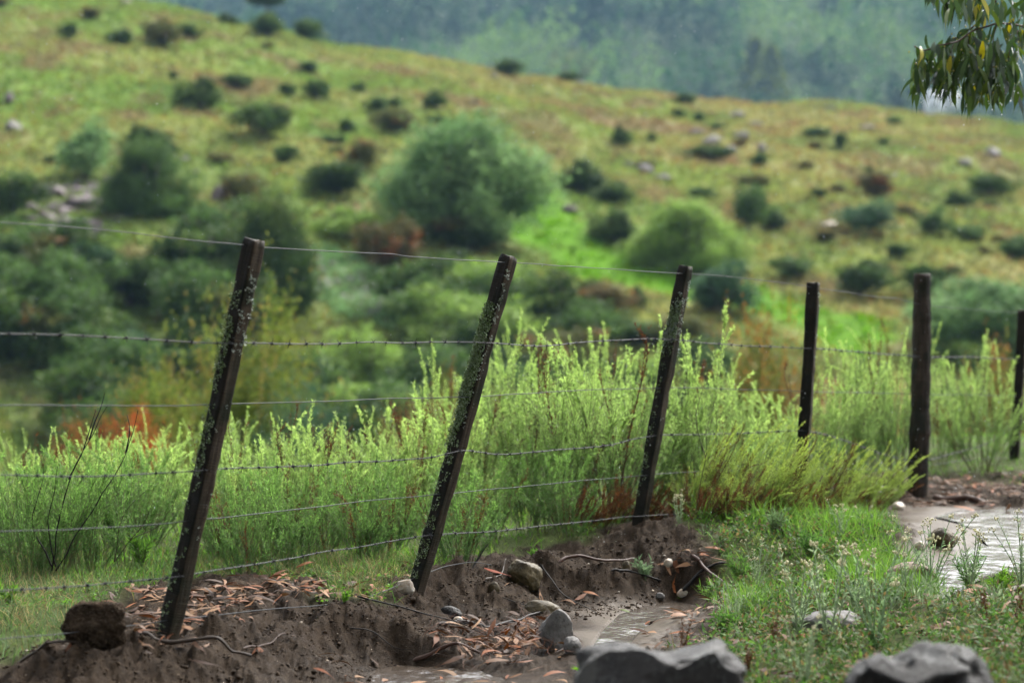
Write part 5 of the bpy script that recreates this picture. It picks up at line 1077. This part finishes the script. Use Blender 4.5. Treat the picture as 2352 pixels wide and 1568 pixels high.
for _ in range(150):      # dense bushes in the hollow at left, nearer than the slope
    px = R.uniform(-60, 1350); lo = 560 if px < 650 else 700; py = R.uniform(lo, 1100); w = R.uniform(110, 250); k = R.choice('dddggbdgow' if px < 700 else 'dggoydgd')
    ht_ = w*.8
    if 640 < px < 980 and 570 < py and py-ht_ < 745: continue
    if px < 360 and py-ht_ < 545: continue
    if px < 200 and py > 890: py = R.uniform(640, 880)
    HB.append([px, py, w, w*R.uniform(.6, .95), k, 60, False])
for _ in range(46):
    px = R.uniform(1250, 2420); py = R.uniform(690, 1020); w = R.uniform(70, 150)
    if (1330 < px < 2060 and 590 < py < 830 and R.random() < .8): continue
    HB.append([px, py, w, w*R.uniform(.5, .85), R.choice('dgogydb'), 62, False])
for _ in range(38):     # little bushes dotted over the slope
    px = R.uniform(0, 2352); ry = np.interp(px, RX, RY); py = R.uniform(ry+25, 620); w = R.uniform(14, 44)
    if px < 700 and R.random() < .6: continue
    if 1180 < px < 1500 and 440 < py: continue
    HB.append([px, py, w, w*R.uniform(.5, .8), R.choice('dogdo'), 66, False])
used_l = {}; items = []
for h in HB:
    px, by_, w, ht, k, dm, big = h; cy = by_-ht/2
    if dm == 60 or dm == 62:
        D_, x_, z_ = hit(px, by_, dm)
        D2, x2, z2 = hit(px, by_-ht*.7, dm)
        if min(sdist(np.array([x_]), np.array([D_]), MEADOW[0])[0], sdist(np.array([x2]), np.array([D2]), MEADOW[0])[0]) < .8: continue
    D, x, z = hit(px, by_-ht*.06, dm); W_ = w*D/F; H_ = ht*D/F
    items.append((px, cy, D, x, z, W_, H_, k, big, w))
groups = {}
for it in items:
    j = min(range(len(LM)), key=lambda q: (it[0]-LM[q][1])**2+(it[1]-LM[q][2])**2)
    if it[8]: continue
    a = math.atan2(it[1]-LM[j][2], it[0]-LM[j][1]); d = int(round(a/(TAU/8))) % 8
    size = 'tiny' if it[9] < 34 else ('small' if it[9] < 62 else ('medium' if it[9] < 110 else 'large'))
    groups.setdefault((j, d, size, it[7]), []).append(it)
lab_of = {}
for (j, d, size, k), L_ in groups.items():
    L_.sort(key=lambda q: (q[0]-LM[j][1])**2+(q[1]-LM[j][2])**2)
    for n_, it in enumerate(L_):
        o_ = '' if len(L_) == 1 else (', nearest to it' if n_ == 0 else ', %s nearest to it' % ORD[n_])
        lab_of[id(it)] = f"{size} {KIND[k][0]} bush {DIRS[d]} {LM[j][0]}{o_}"
BIGL = ['broad bushy mid-green tree above the rocky outcrop on the left slope', 'big round grey-green willow-like tree in the middle of the hillside', 'pale yellow-green round tree right of the bright meadow strip', 'wide grey-green tree mass between the round post and the right edge', 'tall dark tree rising directly behind the nearest post']
nb = 0
for it in items:
    px, cy, D, x, z, W_, H_, k, big, w = it; pr = hproto(k, R.randrange(3) if not big else 0, big); o = pr[0] if not pr[1] else copy_tree(pr[0]); pr[1] = True
    o.name = 'hill_tree' if big else 'hill_shrub'; o.location = (x, D, z-H_*.06); o.scale = (W_*1.3, W_*1.2, H_*1.0) if big else (W_*R.uniform(1.3, 1.6), W_*R.uniform(1.1, 1.5), H_*R.uniform(.9, 1.15)); o.rotation_euler = (0, 0, R.random()*TAU)
    if big: tag(o, BIGL[nb], 'tree', 'trees on the hillside'); nb += 1
    else: tag(o, lab_of[id(it)], 'bush', 'bushes dotted over the hillside')
for pr in HP.values():
    if not pr[1]:
        for c in list(pr[0].children): bpy.data.objects.remove(c)
        bpy.data.objects.remove(pr[0])
# pine on the ridge
D, x, z = hit(610, 60); e = empty('pine_tree', (x, D, z)); tag(e, 'dark flat-topped pine cut off by the top edge above the ridge', 'tree')
P, q = smooth_path([(0, 0, 0), (.1, 0, 1.5), (0, 0, 3.6)], .3); mb = MB(); mb.add(*tubes(P[None], np.linspace(.12, .05, len(P))[None], (1, 1, 1), 6)); mb.build('trunk', M['twig'], e)
n = 3500; v = rvec(n)*RNG.random((n, 1))**.5*np.array([1.7, 1.5, .55])+[0, 0, 2.6]; v[:, 2] += .35*vn3(v*2, 3); mb = MB(); mb.add(*leaves(v, rvec(n), .22, .12, np.array([.03, .06, .02])*RNG.uniform(.6, 1.4, (n, 1)))); mb.build('crown', M['bushleaf'], e)
# autumn shrubs just beyond the bench
def midbush(name, px, ytop, D, wpx, zb, cols, tip, label, seed, tf_=.15, n=26000, spk=160):
    e = empty(name, ((px-CX)/F*D, D, zb)); c = crown_mesh('foliage', seed, n, .022, cols, 16, tip, tf_, spiky=spk); t = trunk_mesh(seed); c.parent = e; t.parent = e
    H_ = CH-(ytop-CY)/F*D-zb; W_ = wpx*D/F; e.scale = (W_, W_*.9, H_); tag(e, label, 'bush', 'leafy bushes just beyond the fence bench')
A1 = [(.14, .19, .04), (.10, .15, .03), (.18, .21, .05)]
midbush('autumn_bush', 560, 700, 30, 440, -3.0, A1, (.19, .16, .05), 'yellow-green bush with orange twig tips behind the nearest post', 901)
midbush('autumn_bush', 360, 850, 26, 260, -1.8, A1, (.18, .15, .05), 'smaller yellow-green bush left of the nearest post', 902)
midbush('red_bush', 300, 930, 24, 180, -.8, [(.34, .09, .04), (.22, .08, .03), (.12, .12, .03)], (.42, .11, .05), 'bright orange-red bush low on the left behind the shrubs', 903, .5, 12000, 60)
midbush('red_bush', 170, 945, 25, 120, -1.0, [(.22, .10, .04), (.14, .13, .04)], (.36, .12, .05), 'faint reddish bush left of the bright orange-red one', 904, .3, 9000, 50)
midbush('autumn_bush', 1760, 720, 30, 300, -3.0, [(.11, .12, .03), (.09, .12, .03), (.15, .13, .04)], (.24, .12, .04), 'olive-brown bush behind the gap between mound post and slim post', 905)
midbush('blue_bush', 690, 880, 27, 260, -2.2, [(.06, .11, .06), (.05, .09, .05)], None, 'bluish green bush between the first two leaning posts', 906)
midbush('olive_bush', 1040, 900, 26, 220, -1.8, [(.10, .13, .03), (.13, .12, .04)], (.22, .12, .05), 'olive bush hidden behind the second leaning post', 907)
midbush('olive_bush', 2300, 830, 28, 260, -2.0, [(.12, .14, .04), (.10, .11, .03)], (.24, .13, .05), 'olive bush behind the gap right of the round post', 908)
midbush('dark_bush', 1990, 850, 29, 180, -2.4, [(.05, .07, .02), (.07, .09, .03)], None, 'dark bush behind the gap between slim post and round post', 909)
midbush('dark_bush', 1290, 880, 30, 240, -2.4, [(.04, .07, .02), (.06, .09, .03)], None, 'dark bush behind the tall shrubs right of the second post', 910)
# rust-coloured tall grass between posts
x, y = scatter(90, -.75, -.1, 16.5, 19.5, lambda a, b: np.ones(len(a)))
blade_set('rusty_grass', x, y, .62, .005, [(.30, .16, .06), (.24, .15, .07), (.2, .18, .07)], 'rust-coloured tall grass behind the shrubs near the second post', 'grass', .3, 34, .06, .5, 5)
# ------------------------------------------------------------------ rocks on the hill
def hrock(px, py, w, h, seed, mat, label, name='hill_rock'):
    D, x, z = hit(px, py, 60); s = D/F; V0, T0 = ICO[3]; V = V0.copy(); Rr = random.Random(seed)
    for _ in range(5):
        n = np.array([Rr.gauss(0, 1) for _ in range(3)]); n = n/np.linalg.norm(n); e_ = V@n-Rr.uniform(.5, .85); V = V-np.maximum(e_, 0)[:, None]*n*.8
    V = V*(1+.3*vn3(V*2+seed, seed)+.15*vn3(V*5+seed, seed))[:, None]*np.array([w*s/2.4, w*s/2.6, h*s/2.6]); o = build(name, V, [T0], mat, None, np.array([1, 1, 1.])); o.location = (x, D, z+h*s*.15); o.rotation_euler = (0, 0, Rr.random()*.5); tag(o, label, 'rock', 'rocks on the hillside')
for i, (px, py, w, h, m, lab) in enumerate([(105,745,72,64,'rock_purple','round grey-brown boulder on the left below the dark bushes'),(352,250,0,0,0,0),(210,440,22,22,'rock_hill','small white stone above the purple outcrop on the left'),(120,455,110,50,'rock_purple','main purple rock outcrop on the left slope'),(190,478,120,46,'rock_purple','second purple slab right of the main left outcrop'),(265,430,70,50,'rock_purple','rock right of the purple slabs beside the big bush'),(115,545,60,36,'rock_hill','pale rock below the purple outcrop'),(20,240,26,46,'rock_purple','rock at the left edge high on the slope'),(30,300,50,40,'rock_hill','pale rocks at the left edge'),(425,375,30,30,'rock_hill','pale rock right of the broad left bush'),(450,400,34,18,'rock_hill','second pale rock right of the broad left bush'),
  (505,465,40,60,'rock_purple','dark purple rock below the slope bushes near the nearest post'),(510,20,0,0,0,0),(292,10,36,22,'rock_white','pale whitish rock on the skyline at upper left'),(645,45,0,0,0,0),(1085,240,40,14,'rock_hill','flat pale rock above the big willow-like tree'),(1075,225,34,12,'rock_hill','second flat pale rock above the big willow-like tree'),(1135,182,20,22,'rock_hill','pale rock left of the ridge bush above centre'),(1330,195,30,16,'rock_hill','pale rock on the ridge right of its small bush'),
  (1480,400,40,50,'rock_hill','tall pale rock in the middle of the right slope'),(1445,385,30,26,'rock_hill','pale rock beside the tall pale rock'),(1520,415,50,24,'rock_hill','low pale rock right of the tall pale rock'),(1690,270,60,24,'rock_hill','pale rock below the ridge right of centre'),(1730,290,50,26,'rock_hill','second pale rock in the ridge group right of centre'),(1640,330,60,30,'rock_hill','broad pale rock in the right-centre stone group'),(1700,320,44,40,'rock_hill','upright pale rock in the right-centre stone group'),(1670,350,60,24,'rock_hill','lower pale rock in the right-centre stone group'),(1600,310,40,24,'rock_purple','darker rock in the right-centre stone group'),(1750,350,26,36,'rock_hill','slim pale rock right of the stone group'),(1990,300,50,24,'rock_hill','pale rock below the hanging branch'),(1905,250,40,16,'rock_purple','dark flat rock on the ridge left of the hanging branch'),
  (2280,360,46,40,'rock_hill','pale rock at right below the gum leaves'),(2215,380,40,26,'rock_hill','pale rock left of the one at right below the gum leaves'),(2050,410,36,18,'rock_hill','small pale rock in the middle of the far right slope'),(1620,540,34,22,'rock_hill','pale rock hidden by the pale round tree'),(1905,525,40,24,'rock_white','whitish rock near the top of the slim post'),(1780,550,30,18,'rock_hill','small rock above the slim post'),(2140,520,26,20,'rock_hill','small pale rock above the round post'),(60,880,62,36,'rock_purple','smooth grey rock on the yellow knoll at left'),(1320,430,0,0,0,0),(1310,490,50,34,'rock_purple','brownish rock in the bright green meadow strip'),(1200,420,26,20,'rock_hill','rock just right of the big willow-like tree'),(415,770,36,26,'rock_hill','pale rock among the hollow bushes left of the nearest post')]):
    if w == 0: continue
    if py == 880:
        Dk = 42.; s = Dk/F; t = (px-CX)/F; z = float(hz(np.array([t]), np.array([Dk]))[0]); V0, T0 = ICO[3]; V = V0*(1+.15*vn3(V0*2, 3))[:, None]*np.array([w*s/2, w*s/2, h*s/2]); o = build('hill_rock', V, [T0], M[m], None, np.array([1, 1, 1.]), True); o.location = (t*Dk, Dk, z+.1); tag(o, lab, 'rock', 'rocks on the hillside'); continue
    hrock(px, py, w, h, 300+i, M[m], lab)
# scree patch: nobody could count it
def scree(name, pl, n, size, mat, label):
    mb = MB(); V0, T0 = ICO[1]; poly = np.array(pl, float); lo = poly.min(0); hi = poly.max(0); k = 0
    while k < n:
        p = RNG.uniform(lo, hi)
        if sdist(np.array([p[0]]), np.array([p[1]]), poly)[0] > 0: continue
        D, x, z = hit(p[0], p[1], 60); k += 1; mb.add((V0*(1+.3*RNG.normal(size=(len(V0), 1))))*size*RNG.uniform(.4, 1.3)*np.array([1.2, 1, .7])+[x, D, z+.03], T0)
    o = mb.build(name, mat); tag(o, label, 'rubble', None, 'stuff')
scree('rubble', [(700,590),(760,600),(880,640),(925,690),(900,735),(800,715),(710,650)], 240, .22, M['rock_hill'], 'pale stony scree with weeds behind the first fence gap')
scree('rubble_purple', [(60,440),(180,420),(320,440),(320,490),(200,560),(90,560)], 200, .26, M['rock_purple'], 'purple-grey broken stone on the left slope')
sp_ = [(670,570),(760,575),(900,640),(950,700),(920,760),(800,730),(690,660)]; poly = np.array(sp_, float); PP = []
while len(PP) < 1500:
    p = RNG.uniform(poly.min(0), poly.max(0))
    if sdist(np.array([p[0]]), np.array([p[1]]), poly)[0] < 0: D, x, z = hit(p[0], p[1], 60); PP.append([x, D, z])
PP = np.repeat(np.array(PP), 4, 0); PP[:, :2] += RNG.normal(size=(len(PP), 2))*.15; n = len(PP); mb = MB()
mb.add(*leaves(PP, norm(np.column_stack([RNG.normal(size=(n, 2)), np.ones(n)])), RNG.uniform(.15, .4, n), RNG.uniform(.1, .25, n), np.array([(.20, .34, .14), (.26, .38, .18), (.14, .26, .10)])[RNG.integers(3, size=n)])); o = mb.build('scree_weeds', M['bushleaf']); tag(o, 'pale green weeds growing through the stony scree', 'weeds', None, 'stuff')
# tussocks all over the slope
n = 95000; px = RNG.uniform(-1000, 3300, n); D = 68+(DR+1-68)*RNG.random(n)**.8; t = (px-CX)/F; x = t*D; z = hz(t, D); C = hillcol(x, D); md = sdist(x, D, MEADOW[0]) < .3
pick = RNG.random(n); f = np.where(pick[:, None] < .22, np.array([.55, .6, .55]), np.where(pick[:, None] < .36, np.array([1.05, .62, .62]), np.array([1.15, 1.12, 1.0]))); C = C*f
keep_ = ~(md & (RNG.random(n) < .8)); x, D, z, C = x[keep_], D[keep_], z[keep_], C[keep_]; m = 5; P = np.repeat(np.column_stack([x, D, z]), m, 0); N_ = len(P); P[:, :2] += RNG.normal(size=(N_, 2))*.12
mb = MB(); mb.add(*leaves(P, norm(np.column_stack([RNG.normal(size=(N_, 2))*.6, np.ones(N_)])), RNG.uniform(.10, .34, N_), RNG.uniform(.08, .2, N_), np.repeat(C, m, 0)*RNG.uniform(.7, 1.3, (N_, 1)))); o = mb.build('tussock_grass_hill', M['bushleaf']); tag(o, 'rough tussocky grass covering the whole hillside', 'grass', None, 'stuff')
# knoll grass at left
n = 16000; t = RNG.uniform(-.26, -.14, n); D = RNG.uniform(27, 58, n); z = hz(t, D); P = np.column_stack([t*D, D, z]); mb = MB()
mb.add(*leaves(P, norm(np.column_stack([RNG.normal(size=(n, 2))*.5, np.ones(n)])), RNG.uniform(.08, .3, n), .06, np.array([(.20, .20, .07), (.12, .16, .045), (.08, .12, .035)])[RNG.integers(3, size=n)]*RNG.uniform(.7, 1.3, (n, 1)))); o = mb.build('knoll_grass', M['bushleaf']); tag(o, 'straw-coloured grass on the knoll at the left edge', 'grass', None, 'stuff')
# ------------------------------------------------------------------ distant wood (one mass) and a few trees that stand out in it
def far_tree(mb, x, y, z, h, col, conif, k=110):
    if conif:
        f = RNG.random(k)**.7; r = (1-f)*.40*h*RNG.uniform(.6, 1.1, k); a = RNG.random(k)*TAU; P = np.column_stack([np.cos(a)*r, np.sin(a)*r, f*h*.95+.05*h])
    else:
        v = rvec(k); l = rvec(5)*.26; P = (l[RNG.integers(5, size=k)]+v*.34*RNG.uniform(.6, 1, (k, 1)))*np.array([1.1, 1.1, 1.15])*h+[0, 0, .58*h]
    mb.add(*leaves(P+[x, y, z], rvec(k), RNG.uniform(.08, .16, k)*h, .08*h, col*RNG.uniform(.6, 1.4, (k, 1))))
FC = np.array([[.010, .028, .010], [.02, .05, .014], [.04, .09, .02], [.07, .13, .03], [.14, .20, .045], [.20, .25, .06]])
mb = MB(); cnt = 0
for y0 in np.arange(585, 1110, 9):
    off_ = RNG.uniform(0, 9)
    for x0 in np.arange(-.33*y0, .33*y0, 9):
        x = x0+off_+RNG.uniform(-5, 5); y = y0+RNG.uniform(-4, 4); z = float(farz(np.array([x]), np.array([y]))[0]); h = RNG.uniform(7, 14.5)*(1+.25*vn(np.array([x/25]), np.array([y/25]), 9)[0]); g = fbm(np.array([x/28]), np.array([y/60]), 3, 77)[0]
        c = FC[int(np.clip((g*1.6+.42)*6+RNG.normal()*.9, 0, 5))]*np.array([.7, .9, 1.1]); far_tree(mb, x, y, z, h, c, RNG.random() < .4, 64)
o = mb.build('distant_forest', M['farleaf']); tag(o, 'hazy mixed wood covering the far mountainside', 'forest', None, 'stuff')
for i, (px, y, h, c, conif, lab) in enumerate([(1735, 700, 19, (.12, .16, .03), True, 'light green pointed tree standing out in the far wood right of centre'), (1770, 690, 19, (.13, .17, .03), True, 'tallest light green pointed tree in the far wood'), (1640, 640, 14, (.09, .13, .03), True, 'pointed green tree low in the far wood above the ridge'), (2065, 660, 13, (.07, .10, .03), True, 'dark conifer in the far wood left of the hanging branch'), (1525, 860, 12, (.3, .34, .32), False, 'pale whitish tree in the middle of the far wood'), (1325, 700, 14, (.12, .15, .04), False, 'yellowish round tree in the far wood above centre')]):
    x = (px-CX)/F*y; z = float(farz(np.array([x]), np.array([y]))[0]); e = empty('far_tree', (x, y, z)); mb = MB(); far_tree(mb, 0, 0, 0, h, np.array(c), conif, 420); mb.build('crown', M['farleaf'], e)
    mb = MB(); mb.add(*tubes(np.array([[[0, 0, -.5], [0, 0, h*.3], [0, 0, h*.7]]]), np.array([[.3, .2, .1]]), (.1, .08, .06), 6)); mb.build('trunk', M['stem'], e); tag(e, lab, 'tree', 'trees standing out in the far wood')
# white farmhouse glimpsed under the gum leaves
M['white'] = plainmat('white_wall', (.8, .8, .8), .6); M['roof'] = plainmat('pale_roof', (.6, .62, .65), .5)
def box(mb, c, s): 
    V = np.array([[x, y, z] for x in (-.5, .5) for y in (-.5, .5) for z in (-.5, .5)])*np.array(s)+np.array(c); mb.add(V, np.array([[0, 1, 3, 2], [4, 6, 7, 5], [0, 4, 5, 1], [2, 3, 7, 6], [0, 2, 6, 4], [1, 5, 7, 3]]))
for px, py, w, lab in [(2148, 246, 4.4, 'white farmhouse seen through the gum leaves above the ridge'), (2188, 240, 3.0, 'smaller white outbuilding right of the farmhouse')]:
    y = 640.; x = (px-CX)/F*y; z = CH-(py-CY)/F*y; e = empty('farmhouse', (x, y, z)); tag(e, lab, 'house')
    mb = MB(); box(mb, (0, 0, w*.0), (w, 6, w*1.2)); mb.build('wall', M['white'], e)
    V = np.array([[-w*.6, -3.4, w*.6], [w*.6, -3.4, w*.6], [w*.6, 3.4, w*.6], [-w*.6, 3.4, w*.6], [-w*.6, 0, w*.95], [w*.6, 0, w*.95]]); rb = build('roof', V, [np.array([[0, 1, 5, 4], [2, 3, 4, 5], [0, 3, 2, 1]]), np.array([[0, 4, 3], [1, 2, 5]])], M['roof'], e, np.array([1, 1, 1.]))
    mb = MB(); box(mb, (-w*.2, -3.02, 0), (w*.18, .1, w*.3)); mb.build('window', M['dark_twig'], e)
    for q in range(6): 
        pass
# falling rain: separate drops hanging in the air
n = 1500; px = RNG.uniform(-100, 2450, n); D = RNG.uniform(5.5, 16, n); py = RNG.uniform(-60, 1150, n); V0, T0 = ICO[1]; c = np.column_stack([(px-CX)/F*D, D, CH-(py-CY)/F*D])
V = c[:, None]+V0[None]*np.array([.0006, .0006, .0024])*RNG.uniform(.6, 1.4, (n, 1, 1)); mm, nt, N = nodemat('rain_water'); p = N('ShaderNodeBsdfPrincipled'); p.inputs['Base Color'].default_value = (.85, .9, .92, 1); p.inputs['Roughness'].default_value = .05; p.inputs['Transmission Weight'].default_value = .5; p.inputs['IOR'].default_value = 1.33; oo = N('ShaderNodeOutputMaterial'); nt.links.new(p.outputs[0], oo.inputs[0])
M['drop'] = mm; mb = MB(); mb.add(V.reshape(-1, 3), (np.arange(n)[:, None, None]*len(V0)+T0[None]).reshape(-1, 3)); o = mb.build('rain', mm, None, True); tag(o, 'fine rain drops falling across the view', 'rain', None, 'stuff')
# water beads on the shrub leaves and gum leaf tips
n = 500; px = RNG.uniform(0, 2352, n); D = RNG.uniform(9.9, 14, n); top = np.interp(px, TOPX, TOPY); zt = CH-(top+40-CY)/F*D; z0 = .05; z = z0+(zt-z0)*RNG.random(n); c = np.column_stack([(px-CX)/F*D, D, z]); V = c[:, None]+V0[None]*0.0019*RNG.uniform(.6, 1.3, (n, 1, 1))
c2 = SP[RNG.integers(len(SP), size=160)]+np.array([0, -.01, -.08])*RNG.uniform(.3, 1.3, (160, 1)); V2 = c2[:, None]+V0[None]*.0028; V = np.concatenate([V, V2]); n = len(V)
mb = MB(); mb.add(V.reshape(-1, 3), (np.arange(n)[:, None, None]*len(V0)+T0[None]).reshape(-1, 3)); o = mb.build('water_beads', mm, None, True); tag(o, 'rain drops clinging to the shrubs and gum leaves', 'water drops', None, 'stuff')

for pr in PROTO.values():
    if not pr[1]:
        for c in list(pr[0].children): bpy.data.objects.remove(c)
        bpy.data.objects.remove(pr[0])
# ------------------------------------------------------------------ air, light, camera
V = np.array([[x, y, z] for x in (-1400, 1400) for y in (-60, 1500) for z in (-60, 300)], float)
hz_m, nt, N = nodemat('rain_haze'); pv = N('ShaderNodeVolumePrincipled'); pv.inputs['Color'].default_value = (.36, .58, .84, 1); pv.inputs['Density'].default_value = HAZE; pv.inputs['Anisotropy'].default_value = 0
oo = N('ShaderNodeOutputMaterial'); nt.links.new(pv.outputs[0], oo.inputs['Volume'])
o = build('haze', V, [np.array([[0, 1, 3, 2], [4, 6, 7, 5], [0, 4, 5, 1], [2, 3, 7, 6], [0, 2, 6, 4], [1, 5, 7, 3]])], hz_m); tag(o, 'pale rain haze filling the valley', 'haze', None, 'stuff')
w = bpy.data.worlds.new('World'); S.world = w; w.use_nodes = True; nt = w.node_tree; bg = nt.nodes['Background']; sky = nt.nodes.new('ShaderNodeTexSky'); sky.sky_type = 'NISHITA'; sky.sun_disc = False
EL, AZ = math.radians(48), math.radians(32)     # azimuth from +Y towards +X
sky.sun_elevation = EL; sky.sun_rotation = AZ; sky.air_density = 1.0; sky.dust_density = 5.0; sky.ozone_density = 1.0
hsn = nt.nodes.new('ShaderNodeHueSaturation'); hsn.inputs['Saturation'].default_value = .22; nt.links.new(sky.outputs[0], hsn.inputs['Color']); nt.links.new(hsn.outputs[0], bg.inputs[0]); bg.inputs[1].default_value = SKY
sd = bpy.data.lights.new('sun', 'SUN'); sd.energy = SUN; sd.angle = math.radians(26); sd.color = (1, .97, .92); so = bpy.data.objects.new('sun', sd); COL.objects.link(so)
dirv = Vector((math.sin(AZ)*math.cos(EL), math.cos(AZ)*math.cos(EL), math.sin(EL))); so.rotation_euler = dirv.to_track_quat('Z', 'Y').to_euler(); so.location = (10, 10, 30)
cd = bpy.data.cameras.new('camera'); cam = bpy.data.objects.new('camera', cd); COL.objects.link(cam); cam.location = (0, 0, CH); cam.rotation_euler = (math.pi/2, 0, 0)
cd.lens = 85; cd.sensor_width = 36; cd.clip_start = .1; cd.clip_end = 6000; cd.dof.use_dof = True; cd.dof.focus_distance = 9.3; cd.dof.aperture_fstop = 2.6; S.camera = cam
S.render.engine = 'CYCLES'; S.cycles.use_denoising = True; S.cycles.max_bounces = 6; S.cycles.diffuse_bounces = 3; S.cycles.transmission_bounces = 4; S.cycles.volume_bounces = 0; S.cycles.transparent_max_bounces = 4
S.cycles.use_adaptive_sampling = True; S.cycles.adaptive_threshold = .02
S.view_settings.view_transform = 'Standard'; S.view_settings.look = 'None'; S.view_settings.gamma = 1; S.view_settings.exposure = EXPO
